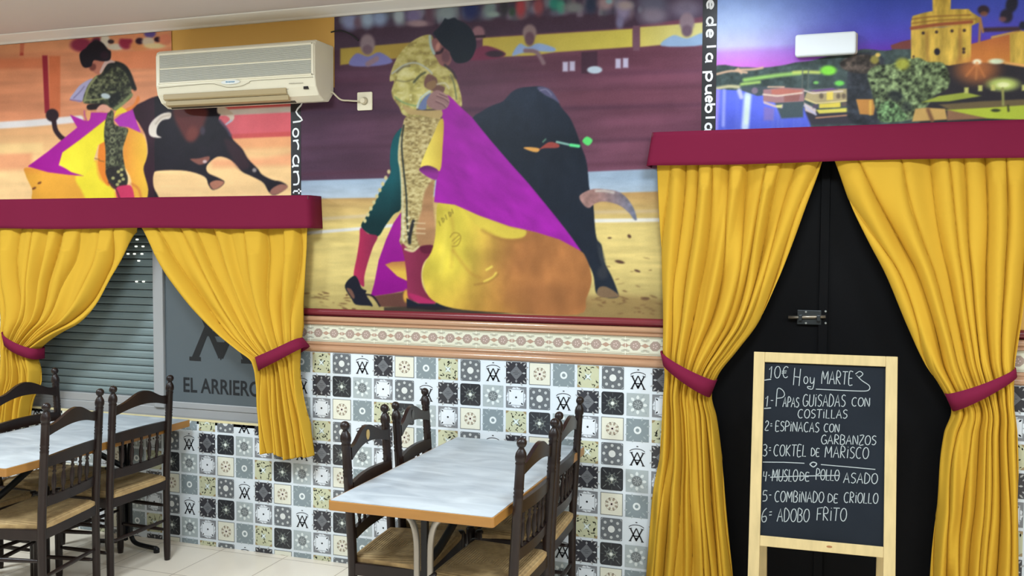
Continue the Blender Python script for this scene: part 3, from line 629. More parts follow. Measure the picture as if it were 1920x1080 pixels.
def paint_left(p):
    def bg(u, v):
        t = np.clip(u/430, 0, 1)[:, None]
        c = np.array((210, 138, 102.))*(1-t)+np.array((236, 162, 122.))*t
        c = c*(1+.13*(fbm(u*.006, (v+u*.05)*.07, 5, 3)-.5)[:, None]*2)
        q = np.clip((210-v-u*.03)/60-1.6, 0, 1)[:, None]*.35
        return c*(1-q)+np.array((226, 160, 120.))*q
    p.fill(bg)
    p.poly((196, 100, 66), [(-60, 112), (82, 108), (82, 128), (-60, 130)], 8, False, .5); p.poly((200, 100, 62), [(92, 105), (113, 105), (113, 240), (92, 240)], 4, False, .7)
    sand = lambda u, v: (np.array((226, 172, 122.))*(1-np.clip((v-250)/60, 0, 1))[:, None]+np.array((246, 204, 146.))*np.clip((v-250)/60, 0, 1)[:, None])*(1+.07*(fbm(u*.01, v*.09, 15, 4)-.5)[:, None]*2)
    p.poly(sand, [(-80, 240), (130, 232), (300, 255), (560, 250), (560, 420), (-80, 420)], 3, False)
    p.poly((228, 152, 112), [(-80, 292), (60, 285), (60, 318), (-80, 322)], 14, False, .8); p.poly((236, 200, 140), [(-80, 272), (80, 268), (80, 286), (-80, 290)], 8, False, .8); p.poly((234, 164, 116), [(400, 255), (560, 245), (560, 275), (420, 280)], 12, False, .9); p.poly((236, 150, 112), [(395, 300), (500, 296), (560, 285), (560, 310), (400, 314)], 14, False, .6)
    p.line((226, 220, 220), 13, [(-80, 240), (60, 231), (150, 223)], 3, False); p.poly((200, 84, 84), [(380, 180), (560, 178), (560, 255), (380, 262)], 2, False); p.poly((212, 98, 108), [(400, 218), (560, 210), (560, 246), (430, 252)], 4, False); p.line((222, 214, 208), 11, [(380, 213), (560, 204)], 2.5, False)
    p.poly((146, 40, 56), [(79, 104), (89, 104), (93, 212), (84, 212)], 3, False); p.poly((168, 62, 54), [(38, 76), (46, 76), (44, 104), (37, 104)], 3, False)
    p.poly((222, 158, 116), [(-80, 70), (150, 60), (150, 92), (-80, 108)], 8, False, .5)
    for a in [((136, 46, 74), 152, 84, 20, 13), ((110, 40, 66), 182, 80, 12, 10), ((216, 206, 192), 197, 77, 9, 13), ((214, 204, 188), 217, 88, 16, 6), ((150, 44, 72), 236, 80, 13, 12), ((226, 150, 100), 262, 86, 18, 10), ((226, 150, 110), 240, 66, 26, 7), ((100, 84, 158), 281, 62, 11, 9), ((50, 30, 50), 262, 77, 8, 6), ((216, 200, 180), 278, 78, 12, 8), ((50, 30, 46), 296, 74, 7, 5), ((230, 210, 160), 290, 86, 20, 5), ((226, 140, 110), 310, 74, 12, 10), ((50, 44, 56), 180, 80, 6, 6), ((60, 44, 50), 208, 78, 6, 4)]:
        p.blob(*a, .6)
    p.poly((232, 142, 100), [(208, 98), (330, 92), (330, 130), (212, 128)], 5, False, .9)
    # bull
    bull = lambda u, v: np.where((u < 290)[:, None], np.array((52, 28, 42.)), np.array((30, 26, 36.)))*(1+.3*(fbm(u*.05, v*.05, 3, 3)-.5)[:, None])
    p.poly(bull, [(246, 206), (270, 190), (296, 180), (360, 170), (415, 180), (420, 205), (410, 224), (430, 248), (437, 262), (454, 279), (465, 298), (483, 316), (491, 327), (510, 337), (528, 341), (539, 351), (516, 366), (504, 360), (494, 343), (473, 331), (454, 322), (442, 308), (427, 297), (407, 294), (388, 310), (390, 324), (409, 333), (421, 341), (413, 351), (399, 356), (391, 347), (383, 331), (347, 320), (298, 320), (288, 327), (288, 350), (298, 376), (266, 376), (278, 356), (269, 335), (269, 312), (277, 287), (273, 255), (261, 232)], 1.6)
    p.poly((92, 44, 44), [(325, 205), (350, 198), (388, 205), (384, 230), (376, 250), (364, 265), (350, 264), (338, 245), (328, 225)], 10); p.blob((130, 66, 58), 360, 250, 10, 14, .9, .4, .6); p.blob((66, 56, 70), 380, 245, 5, 8, .9)
    p.poly((66, 38, 46), [(420, 262), (440, 268), (460, 292), (468, 312), (450, 318), (436, 298)], 10, True, .6); p.blob((150, 140, 140), 477, 319, 4, 4, .9); p.line((70, 62, 84), 4, [(412, 226), (424, 240), (432, 254)], 4)
    p.poly((228, 218, 208), [(320, 211), (304, 213), (288, 224), (279, 238), (280, 252), (288, 257.5), (303, 258), (294, 252), (295, 238), (304, 226), (319, 222)], 1.5); p.line((180, 164, 150), 3, [(318, 216), (303, 220), (292, 232)], 3, True, .7)
    p.poly((206, 190, 172), [(410, 196), (427, 204), (439, 217), (436, 227), (422, 234), (431, 224), (424, 217), (408, 212)], 1.5); p.line((176, 178, 204), 3, [(434, 226), (424, 233)], 2, False)
    p.poly((136, 84, 74), [(357, 298), (372, 297), (392, 293), (390, 303), (375, 309), (362, 303)], 3); p.blob((206, 180, 180), 384, 303, 4, 3, .8)
    p.poly((156, 106, 92), [(512, 352), (528, 345), (540, 351), (517, 365), (506, 361)], 2); p.poly((176, 116, 94), [(393, 344), (405, 338), (420, 341), (413, 350), (400, 355)], 2)
    p.blob((48, 34, 42), 98, 216, 12, 12, .3); p.line((48, 32, 40), 9, [(101, 226), (104, 243), (113, 256), (122, 262)], 2)
    # cape
    p.poly((236, 132, 56), [(236, 204), (250, 196), (258, 180), (262, 188), (250, 204), (240, 210)], 3, True, .8)
    p.poly(lambda u, v: np.array((236, 168, 62.))*(1-.12*np.clip((80-u)/40, 0, 1))[:, None]*np.stack([np.ones_like(u), 1-.25*np.clip((330-v)/40, 0, 1)*np.clip((130-u)/80, 0, 1), np.ones_like(u)], -1), [(50, 314), (48, 328), (60, 354), (74, 384), (216, 384), (215, 358), (200, 338), (186, 310), (178, 300), (150, 326), (110, 322)], 1.8)
    p.poly((242, 222, 58), [(142, 330), (176, 300), (186, 335), (215, 358), (206, 384), (170, 384), (152, 356)], 7); p.poly((226, 128, 46), [(186, 272), (198, 266), (200, 300), (206, 345), (196, 342), (184, 312)], 2.5)
    for x, y in ((64, 353), (74, 343)): p.blob((110, 60, 36), x, y, 4, 2, .6, -.4)
    p.poly(grad((176, 42, 166), (190, 220), (156, 22, 140), (60, 310)), [(204, 212), (190, 211), (171, 211), (167, 226), (158, 226), (131, 215), (145, 239), (119, 260), (90, 284), (52, 312), (90, 323), (130, 328), (158, 330), (110, 310), (117, 286), (150, 262), (198, 226)], 1.6, False)
    p.poly(grad((240, 226, 62), (115, 300), (236, 218, 54), (195, 240)), [(198, 224), (150, 262), (117, 286), (111, 308), (134, 323), (158, 330), (172, 312), (184, 272), (197, 265), (197, 240)], 1.6, False)
    p.line((120, 80, 40), 1.4, [(178, 297), (186, 299)], 1.2, False); p.line((120, 80, 40), 1.4, [(186, 301), (195, 303)], 1.2, False)
    p.poly(grad((232, 150, 60), (232, 0), (242, 190, 66), (272, 0)), [(238, 240), (263, 248), (274, 267), (275, 296), (269, 318), (278, 356), (270, 384), (250, 384), (246, 337), (233, 310), (231, 278)], 1.8); p.line((206, 110, 60), 4, [(247, 345), (260, 355), (266, 380)], 4, True, .7)
    p.poly((176, 54, 180), [(214, 225), (228, 214), (249, 205), (256, 228), (264, 249), (239, 238), (224, 237)], 1.6, False); p.poly((238, 214, 58), [(214, 219), (219, 206), (226, 200), (238, 209), (222, 214)], 1.6); 
    # person
    p.poly(brocade((66, 68, 54), (112, 116, 88), (44, 44, 38), .3, .3, 5, .8), [(204, 208), (213, 209), (215, 233), (239, 241), (237, 256), (230, 282), (235, 317), (240, 336), (234, 350), (214, 354), (202, 337), (198, 316), (198, 284), (195, 254), (197, 230)], 1.6)
    p.poly((36, 32, 36), [(199, 318), (226, 312), (238, 330), (236, 350), (214, 354), (203, 338)], 3, True, .8)
    for x, y in ((222, 322), (228, 328), (231, 336), (224, 340), (212, 334), (220, 346), (228, 318)): p.blob((170, 166, 110), x, y, 3.4, 3, .6)
    for y in (246, 262, 284, 304): p.line((136, 138, 108), 1.5, [(206, y), (210, y-5), (215, y), (210, y+5), (206, y)], 1.2)
    p.poly((206, 58, 98), [(217, 354), (236, 347), (248, 352), (251, 384), (226, 384)], 2); p.line((90, 40, 50), 2.5, [(204, 342), (218, 356), (228, 384)], 2)
    p.poly((172, 168, 206), [(131, 186), (140, 172), (152, 158), (174, 147), (162, 168), (154, 190), (142, 190)], 1.6); p.line((120, 110, 150), 1.6, [(138, 184), (150, 172), (158, 162)], 2); p.line((130, 90, 130), 1.6, [(131, 187), (153, 190)], 1.4, False)
    p.poly(brocade((66, 70, 54), (122, 126, 96), (36, 38, 36), .2, .22, 11, .8), [(190, 138), (202, 119), (217, 115), (235, 122), (246, 138), (250, 152), (256, 167), (246, 168), (247, 182), (229, 197), (216, 207), (206, 201), (186, 195), (159, 194), (156, 184), (165, 160), (179, 143)], 1.6)
    p.poly((28, 30, 34), [(202, 119), (217, 115), (235, 122), (246, 138), (256, 167), (248, 167), (238, 140), (222, 126), (208, 128), (192, 142)], 3, True, .85); p.poly((30, 32, 34), [(206, 182), (222, 172), (226, 182), (214, 200), (206, 200)], 4, True, .8)
    p.line((142, 146, 104), 4, [(158, 190), (166, 164), (180, 145)], 2.5); p.line((150, 156, 108), 3, [(160, 188), (182, 187), (196, 184)], 2); p.line((128, 140, 96), 6, [(246, 178), (230, 194), (216, 204)], 3); p.blob((188, 202, 208), 198, 180, 9, 5, .4, .2)
    p.poly((36, 28, 32), [(164, 197), (182, 194), (198, 195), (190, 203), (166, 206)], 2); p.poly((226, 164, 144), [(182, 203), (190, 196), (200, 197), (207, 204), (204, 211), (192, 209), (182, 210)], 1.8); p.line((190, 90, 140), 2.5, [(158, 208), (159, 218), (163, 226)], 1.6)
    p.poly((232, 168, 110), [(162, 209), (169, 208), (169, 222), (164, 226)], 1.5); 
    p.poly((190, 120, 100), [(172, 112), (194, 113), (199, 119), (188, 138), (180, 138), (170, 130), (164, 125)], 1.8); p.blob((120, 66, 60), 174, 126, 6, 7, .7, .5); p.poly((206, 176, 170), [(198, 113), (210, 113), (216, 117), (202, 120), (190, 137), (187, 134)], 1.6)
    p.poly((26, 22, 32), [(149, 103), (154, 95), (161, 90), (168, 82), (180, 76), (192, 80), (202, 92), (208, 97), (206, 112), (192, 115), (176, 113), (171, 124), (159, 127), (152, 119)], 1.8); p.blob((60, 30, 48), 196, 104, 8, 8, .9, 0, .5)

def paint_right(p):
    def sky(u, v):
        t = np.clip((u-1360)/300, 0, 1); t = (t*t*(3-2*t))[:, None]
        def ramp(stops):
            ys = [a for a, _ in stops]; return np.stack([np.interp(v+(u-1340)*.04, ys, [c[k] for _, c in stops]) for k in range(3)], -1)
        l = ramp([(0, (150, 180, 244)), (50, (184, 206, 252)), (88, (206, 206, 252)), (100, (200, 150, 236)), (125, (214, 124, 226))])  # pale left side: printed sunset, plus ceiling-lamp glare put into the colours
        r = ramp([(0, (62, 82, 178)), (50, (76, 84, 192)), (85, (84, 74, 190)), (105, (96, 54, 176)), (125, (104, 52, 170))])
        return l*(1-t)+r*t
    p.fill(sky)
    def foliage(c, seed, amt=.9, sc=.11):
        return lambda u, v, c=np.array(c, float): c*np.clip(1+amt*(fbm(u*sc, v*sc, seed, 4)-.48)[:, None]*2.4, .25, 2)
    p.poly(foliage((64, 78, 78), 3, .3), [(1335, 131), (1390, 126), (1430, 127), (1470, 122), (1492, 117), (1520, 114), (1550, 106), (1590, 99), (1620, 92), (1660, 95), (1710, 92), (1930, 110), (1930, 240), (1335, 240)], 2.5)
    for a in ([(1344, 139), (1372, 133), (1400, 136)], [(1380, 131), (1412, 130), (1430, 127)], [(1384, 129), (1390, 137)]): p.line((214, 178, 150), 4, a, 3)
    p.line((150, 196, 108), 7, [(1396, 150), (1430, 145), (1460, 141), (1500, 137)], 5); p.line((164, 200, 110), 5, [(1390, 158), (1424, 154)], 4, False); p.line((190, 206, 110), 6, [(1488, 136), (1512, 135), (1536, 136)], 4); p.blob((136, 226, 72), 1553, 132, 15, 9, .7); p.blob((110, 206, 90), 1574, 156, 9, 5, .8); p.blob((120, 190, 100), 1530, 155, 5, 3, .8)
    p.line((196, 190, 150), 6, [(1344, 166), (1366, 162), (1385, 163)], 4); p.line((110, 126, 118), 2.5, [(1490, 170), (1562, 166)], 3, False)
    for x in (1505, 1516): p.line((96, 104, 100), 2, [(x, 128), (x-1, 165)], 1.5, False)
    water = lambda u, v: np.array((96, 112, 236.))*(1-.12*np.clip((v-200)/40, 0, 1))[:, None]+np.array((40, 40, 10.))*np.clip(fbm(u*.12, v*.006, 6, 2)-.5, 0, 1)[:, None]
    p.poly(water, [(1335, 167), (1392, 170), (1432, 176), (1500, 192), (1520, 220), (1520, 250), (1335, 250)], 2, False)
    p.line((176, 150, 228), 9, [(1345, 172), (1342, 240)], 5, False, .7); p.line((196, 214, 240), 14, [(1402, 180), (1397, 238)], 6, False); p.line((214, 232, 224), 8, [(1402, 184), (1399, 230)], 4, False); p.line((150, 160, 236), 6, [(1358, 170), (1356, 235)], 4, False); p.line((186, 190, 230), 8, [(1386, 170), (1390, 182)], 4, False)
    p.poly((150, 120, 170), [(1432, 200), (1452, 204), (1450, 226), (1432, 226)], 6, False, .6)
    p.poly((74, 84, 92), [(1392, 164), (1440, 162), (1440, 178), (1420, 180), (1392, 170)], 3, False); p.blob((126, 112, 130), 1415, 170, 6, 6, .5)
    # two moored boats
    p.poly((72, 86, 92), [(1452, 190), (1506, 186), (1506, 220), (1465, 222)], 4, False); p.poly((164, 124, 128), [(1431, 168), (1470, 164), (1508, 166), (1508, 190), (1456, 193), (1431, 190)], 2, False); p.line((200, 170, 150), 3, [(1440, 163), (1470, 163)], 1.5, False); p.poly((188, 116, 104), [(1446, 168), (1468, 166), (1505, 169), (1500, 178), (1447, 177)], 3, False); p.line((226, 206, 190), 3, [(1431, 177), (1458, 180), (1504, 174)], 1.6, False); p.poly((206, 184, 190), [(1431, 189), (1456, 198), (1468, 196), (1467, 203), (1452, 201), (1432, 194)], 1.8, False); p.poly((214, 210, 140), [(1455, 197), (1467, 196), (1465, 202), (1456, 202)], 1.6, False); p.poly((150, 100, 96), [(1470, 180), (1500, 177), (1498, 189), (1470, 191)], 2.5, False)
    p.poly((56, 52, 62), [(1508, 206), (1600, 206), (1600, 232), (1520, 234)], 5, False); p.poly((206, 190, 190), [(1507, 192), (1530, 204), (1530, 216), (1510, 208)], 2, False); p.poly((176, 160, 120), [(1512, 174), (1534, 168), (1592, 166), (1598, 180), (1592, 190), (1530, 193), (1508, 186)], 2, False); p.poly((110, 80, 140), [(1514, 170), (1560, 165), (1572, 168), (1530, 172)], 2, False); p.line((232, 214, 206), 2.2, [(1508, 170), (1524, 175), (1580, 171)], 1.4, False); p.poly((232, 208, 96), [(1550, 173), (1562, 172), (1562, 187), (1550, 188)], 1.8, False)
    for x in (1540, 1572, 1582): p.blob((110, 96, 80), x, 180, 4, 5, .8)
    p.line((236, 216, 150), 2.4, [(1510, 186), (1530, 194), (1592, 189)], 1.4, False); p.poly((226, 206, 84), [(1536, 195), (1576, 192), (1576, 201), (1536, 203)], 1.6, False); p.poly((86, 76, 96), [(1524, 196), (1534, 195), (1534, 202), (1524, 203)], 2, False); p.poly((96, 84, 80), [(1578, 192), (1592, 190), (1592, 199), (1578, 200)], 2, False); p.poly((224, 214, 96), [(1530, 206), (1595, 202), (1590, 210), (1536, 213)], 1.6, False); p.line((206, 150, 112), 2.5, [(1530, 221), (1590, 216)], 1.6, False); p.line((190, 186, 214), 3, [(1508, 198), (1530, 215)], 2, False)
    # trees and the tower
    p.poly(foliage((46, 50, 58), 8, .5), [(1595, 110), (1640, 98), (1660, 120), (1640, 160), (1650, 230), (1596, 230), (1588, 190)], 5); p.poly(foliage((76, 66, 60), 18, .8), [(1575, 118), (1600, 104), (1640, 106), (1650, 130), (1620, 138), (1585, 132)], 4)
    p.poly((196, 136, 66), [(1605, 186), (1643, 186), (1638, 216), (1612, 214)], 2, False); p.line((226, 176, 80), 5, [(1632, 190), (1632, 214)], 3, False); p.poly((120, 66, 62), [(1670, 85), (1690, 78), (1708, 74), (1708, 92), (1672, 92)], 2, False)
    p.poly((44, 40, 46), [(1770, 116), (1930, 120), (1930, 240), (1720, 240)], 6, False)
    stone = lambda u, v: np.array((206, 172, 76.))*(1+.15*np.sin((u-1708)*.19)[:, None]*.6+.16*(fbm(u*.2, v*.05, 2, 3)-.5)[:, None]*2)
    p.poly(grad((190, 112, 62), (0, 75), (214, 138, 62), (0, 125)), [(1815, 84), (1860, 72), (1895, 64), (1930, 56), (1930, 126), (1890, 120), (1815, 116)], 2, False); p.poly(stone, [(1893, 62), (1912, 57), (1930, 60), (1930, 126), (1894, 118)], 2, False); p.line((206, 160, 80), 4, [(1860, 70), (1912, 58)], 2.5, False); p.line((70, 50, 60), 8, [(1846, 56), (1910, 54)], 4, False)
    p.poly(stone, [(1747, -40), (1785, -40), (1782, 20), (1749, 22)], 1.6, False)
    p.poly(stone, [(1708, 56), (1822, 46), (1820, 116), (1780, 123), (1736, 119), (1708, 112)], 1.6, False)
    p.poly(lambda u, v: stone(u, v)*.95, [(1708, 42), (1711, 30), (1728, 25), (1746, 21), (1785, 17), (1816, 17), (1822, 23), (1838, 33), (1836, 42), (1822, 48), (1770, 50), (1709, 56)], 1.6, False)
    p.line((158, 88, 58), 6, [(1709, 53), (1760, 46), (1822, 41)], 2.5); p.line((146, 100, 50), 2, [(1710, 36), (1750, 31), (1820, 28)], 2); p.line((150, 104, 52), 2, [(1710, 44), (1760, 38), (1830, 36)], 2); p.line((150, 100, 50), 5, [(1738, 62), (1740, 116)], 6, False, .5); p.line((170, 110, 60), 5, [(1800, 56), (1800, 112)], 6, False, .5)
    p.blob((40, 34, 46), 1757, 97, 5.5, 6.5, .4); 
    for x, y, r in ((1807, 92, 3), (1807, 98, 3), (1731, 62, 3), (1756, 60, 3), (1785, 58, 3), (1808, 57, 3), (1713, 106, 2)): p.blob((66, 48, 46), x, y, r, r, .6)
    p.poly(foliage((92, 106, 74), 28, 1.0, .16), [(1626, 140), (1640, 124), (1668, 120), (1700, 112), (1722, 108), (1740, 116), (1768, 118), (1780, 140), (1778, 165), (1752, 180), (1738, 200), (1716, 222), (1660, 228), (1642, 205), (1634, 170)], 4)
    p.blob((176, 176, 60), 1692, 120, 13, 11, .9, 0, .8); p.blob((180, 170, 70), 1640, 112, 8, 8, .8, 0, .7); p.blob((220, 190, 100), 1646, 103, 5, 4, .8)
    p.poly(foliage((92, 120, 80), 48, .9, .2), [(1650, 196), (1672, 190), (1690, 205), (1700, 224), (1650, 228)], 4); p.blob((30, 34, 40), 1680, 180, 14, 10, .9, .3, .7); p.blob((30, 34, 40), 1700, 200, 10, 10, .9, 0, .6)
    for tx, ty, hx, hy in ((1836, 80, 1844, 20), (1843, 60, 1844, 22)): p.line((176, 126, 76), 4, [(tx, ty), (hx-6, hy+14)], 2, False)
    p.blob((56, 44, 56), 1844, 19, 11, 9, .6); p.blob((150, 96, 66), 1845, 26, 7, 5, .8, 0, .7); p.blob((42, 42, 56), 1897, 8, 11, 17, .6, .3); p.blob((48, 44, 58), 1887, 30, 12, 13, .6); p.blob((140, 90, 90), 1880, 36, 7, 5, .9, 0, .7); p.blob((40, 44, 60), 1918, 48, 7, 8, .8)
    # lights and lawns
    p.blob((196, 116, 64), 1832, 130, 36, 24, 1.4, 0, .8); p.blob((255, 246, 214), 1832, 116, 8, 5, .9); p.blob((220, 232, 200), 1868, 115, 14, 5, .9); p.line((230, 170, 100), 5, [(1886, 118), (1925, 124)], 3, False); p.line((226, 140, 80), 3, [(1832, 118), (1812, 142)], 5, False, .6); p.line((226, 140, 80), 3, [(1832, 118), (1846, 144)], 5, False, .6); p.line((226, 150, 90), 3, [(1832, 118), (1830, 148)], 5, False, .6)
    p.poly((156, 168, 66), [(1728, 192), (1760, 180), (1810, 173), (1840, 180), (1780, 190)], 3, False); p.poly((112, 96, 66), [(1760, 196), (1840, 190), (1925, 186), (1925, 200), (1780, 206)], 4, False); p.poly((186, 200, 64), [(1772, 206), (1850, 202), (1925, 197), (1925, 225), (1850, 222), (1800, 212)], 2.5, False)
    p.blob((190, 206, 110), 1881, 158, 28, 12, 1.0); p.blob((240, 244, 180), 1881, 159, 12, 5, .9); p.line((150, 150, 86), 5, [(1880, 166), (1881, 196)], 2, False); p.blob((60, 66, 40), 1867, 207, 9, 3, .7); p.line((70, 70, 40), 4, [(1890, 198), (1891, 208)], 2, False)
    for x, y in ((1812, 169), (1838, 165), (1862, 164), (1920, 164)): p.poly((196, 196, 110), [(x-4, y-5), (x+4, y-5), (x+4, y+6), (x-4, y+6)], 3, False)
    p.poly((206, 166, 96), [(1710, 228), (1716, 204), (1738, 202), (1772, 204), (1776, 224)], 2.5, False); p.line((130, 90, 60), 7, [(1740, 206), (1748, 226)], 4, False); p.poly((150, 110, 80), [(1776, 206), (1850, 222), (1776, 226)], 3, False)

XS0, XS1 = -0.118, -0.058                     # printed strip with lettering at the left edge of the middle print
XT0, XT1 = 2.014, 2.078                       # and at its right edge
TOPZ = CEIL-0.024
m_left = print_mesh('wall_mural', -2.45, XS0, 1.78, TOPZ, 0.004, paint_left, keep=lambda X, Z: ~((X > -0.872) & (Z > 2.5)))
tag(m_left, 'orange bullfight photo print behind the air conditioner, man with cape facing a charging bull', 'mural', 'bullring photo prints on the wall')
m_mid = print_mesh('wall_mural', XS1, XT0, 1.336, TOPZ, 0.0034, paint_center, keep=lambda X, Z: ~((X < 0.143) & (Z > 2.48)), k=1.15)
tag(m_mid, 'large middle photo print of a bullfighter in gold with a magenta and yellow cape', 'mural', 'bullring photo prints on the wall')
m_right = print_mesh('wall_mural', XT1, 3.55, 2.1, TOPZ, 0.003, paint_right)
tag(m_right, 'night photo print of a lit stone tower beside a blue river, above the door curtain', 'mural')
black_vinyl = mat('black_vinyl', (22, 22, 26), 0.4)
white_ink = mat('white_ink', (236, 238, 240), 0.45)
# single-stroke letters, 0..1 high (x-height .6), as polylines
def arc(cx, cy_, rx, ry, a0, a1, n_=9):
    return [(cx+rx*math.cos(math.radians(a0+(a1-a0)*i/n_)), cy_+ry*math.sin(math.radians(a0+(a1-a0)*i/n_))) for i in range(n_+1)]
G = {
 'A': (.62, [[(0, 0), (.3, 1), (.6, 0)], [(.12, .38), (.5, .38)]]), 'B': (.55, [[(.03, 0), (.03, 1), (.3, 1), (.45, .88), (.42, .62), (.2, .53), (.45, .45), (.52, .2), (.35, 0), (.03, 0)]]),
 'C': (.6, [arc(.34, .5, .32, .5, 55, 305)]), 'D': (.6, [[(.04, 0), (.04, 1), (.3, .95), (.52, .7), (.52, .3), (.3, .03), (.04, 0)]]), 'E': (.5, [[(.45, 1), (.05, 1), (.05, 0), (.48, 0)], [(.05, .5), (.38, .5)]]),
 'F': (.5, [[(.55, 1), (.05, .95), (.05, 0)], [(.05, .5), (.4, .52)]]), 'G': (.62, [arc(.33, .5, .31, .5, 55, 290)+[(.6, .15), (.6, .42), (.38, .42)]]), 'H': (.62, [[(.05, 0), (.05, 1)], [(.55, 0), (.58, 1)], [(.05, .5), (.57, .5)]]),
 'I': (.2, [[(.1, 0), (.1, .78)], [(.09, .96), (.12, 1.0)]]), 'K': (.55, [[(.05, 0), (.05, 1)], [(.5, 1), (.07, .48), (.52, 0)]]), 'L': (.48, [[(.05, 1), (.05, 0), (.45, 0)]]), 'M': (.75, [[(.03, 0), (.08, 1), (.36, .35), (.64, 1), (.7, 0)]]),
 'N': (.62, [[(.05, 0), (.05, 1), (.55, 0), (.55, 1)]]), 'O': (.64, [arc(.32, .5, .3, .5, 90, 450, 14)]), 'P': (.52, [[(.05, 0), (.05, 1), (.32, 1.02), (.5, .82), (.42, .58), (.07, .48)]]), 'R': (.56, [[(.05, 0), (.05, 1), (.32, 1.0), (.48, .8), (.38, .56), (.07, .5), (.5, 0)]]),
 'S': (.52, [[(.48, .9), (.25, 1), (.06, .82), (.14, .6), (.4, .45), (.48, .22), (.28, 0), (.04, .08)]]), 'T': (.6, [[(0, 1), (.6, 1)], [(.3, 1), (.28, 0)]]), 'U': (.6, [[(.05, 1), (.05, .25), (.18, .02), (.4, .02), (.54, .25), (.55, 1)]]), 'Z': (.55, [[(.03, 1), (.5, 1), (.03, 0), (.52, 0)]]),
 'h': (.5, [[(.06, 0), (.06, 1)], [(.06, .4), (.25, .6), (.42, .5), (.42, 0)]]), 'o': (.5, [arc(.25, .3, .2, .3, 90, 450, 12)]), 'y': (.5, [[(.05, .6), (.1, .2), (.28, .1), (.42, .3), (.46, .62)], [(.46, .62), (.42, -.2), (.25, -.4), (-.1, -.36), (-.14, -.22), (.2, -.2)]]),
 'a': (.52, [arc(.24, .3, .2, .3, 60, 380, 12)+[(.44, .6), (.44, 0), (.5, 0)]]), 'b': (.5, [[(.06, 1), (.06, 0)], arc(.25, .3, .19, .3, 150, -180, 12)]), 'd': (.52, [arc(.24, .3, .19, .3, 30, 340, 12), [(.45, 1), (.45, 0), (.5, 0)]]), 'e': (.5, [[(.07, .32), (.42, .34), (.36, .55), (.22, .62), (.08, .45), (.08, .15), (.22, 0), (.42, .08)]]),
 'l': (.2, [[(.1, 1), (.1, 0)]]), 'm': (.78, [[(.04, .6), (.06, 0), (.06, .4), (.2, .6), (.34, .5), (.36, 0), (.36, .4), (.5, .6), (.66, .5), (.68, 0)]]), 'n': (.52, [[(.05, .6), (.06, 0), (.06, .4), (.25, .6), (.42, .5), (.44, 0)]]), 'p': (.5, [[(.06, .6), (.06, -.4)], arc(.25, .3, .19, .3, 150, -180, 12)]),
 'r': (.38, [[(.06, .6), (.08, 0), (.08, .35), (.22, .58), (.36, .52)]]), 't': (.36, [[(.16, .9), (.14, .1), (.28, 0)], [(.0, .6), (.34, .62)]]), 'u': (.54, [[(.05, .6), (.06, .15), (.2, 0), (.38, .12), (.42, .6), (.42, 0), (.5, 0)]]),
 '0': (.55, [arc(.27, .5, .24, .5, 90, 450, 14)]), '1': (.35, [[(.03, .72), (.22, 1), (.2, 0)]]), '2': (.55, [[(.05, .8), (.2, 1), (.42, .92), (.42, .65), (.05, .03), (.52, .03)]]), '3': (.5, [[(.05, .92), (.25, 1), (.43, .82), (.36, .6), (.16, .52), (.4, .44), (.46, .2), (.26, 0), (.03, .08)]]),
 '4': (.5, [[(.05, 1), (.03, .5), (.45, .5)], [(.42, 1), (.38, 0)]]), '5': (.5, [[(.45, 1), (.1, 1), (.07, .6), (.3, .64), (.46, .4), (.36, .08), (.03, .02)]]), '6': (.5, [[(.4, 1), (.14, .75), (.05, .35), (.12, .05), (.34, .02), (.45, .22), (.36, .42), (.1, .36)]]),
 '-': (.3, [[(.05, .62), (.25, .64)]]), '=': (.3, [[(.05, .72), (.25, .74)], [(.04, .5), (.27, .52)]]), '€': (.5, [arc(.32, .5, .25, .48, 50, 310), [(-.04, .58), (.38, .6)], [(-.04, .42), (.34, .44)]]), ' ': (.35, [])}
def write(text, gap=.16):
    """polylines of a run of text, unit height, starting at x = 0"""
    x, out = 0.0, []
    for ch in text:
        w, lines = G[ch]
        for l in lines: out.append([(x+a, b_) for a, b_ in l])
        x += w+gap
    return out, x-gap
def vertical_strip(x0, x1, z0, z1, letters, hgt, parent):
    """black strip with white handwriting that reads downwards; letters: (character, middle, length) down the strip"""
    st = obj('lettering_strip', bxm(x0, x1, -0.0002, 0.002, z0, z1), black_vinyl, parent)
    xm = (x0+x1)/2
    for ch, pm, pl in letters:
        px_ = project(xm, 0, (z0+z1)/2)[0]; zm = at(px_, pm)[2]; zl = abs(at(px_, pm-pl/2)[2]-at(px_, pm+pl/2)[2])
        w, lines = G[ch]; bm = bmesh.new(); tall = any(b_ > .7 for l in lines for a, b_ in l); low = any(b_ < -.1 for l in lines for a, b_ in l)
        allp = [(a, b_) for l in lines for a, b_ in l]; a0_, a1_ = min(a for a, _ in allp), max(a for a, _ in allp)
        for l in lines:
            pts = [(xm-hgt*.30+hgt*b_, zm+zl/2-zl*(a-a0_)/max(a1_-a0_, .12)) for a, b_ in (crom(l, 3) if len(l) > 3 else l)]
            for i, q in enumerate(stroke(pts, .0095)): bm.faces.new([bm.verts.new((a, -0.0006-.00002*i, c)) for a, c in q])
        obj('letter', bm, white_ink, st)
vertical_strip(XS0, XS1, 1.78, 2.46, [('M', 210, 38), ('o', 249, 15), ('r', 272, 18), ('a', 303, 22), ('n', 334, 24), ('t', 359, 10)], .056, m_mid)
vertical_strip(XT0, XT1, 2.1, TOPZ, [('e', 9, 14), ('d', 41, 16), ('e', 63, 13), ('l', 89, 3), ('a', 109, 16), ('p', 143, 16), ('u', 169, 17), ('e', 186, 10), ('b', 203, 14), ('l', 222, 3), ('a', 239, 14)], .042, m_mid)

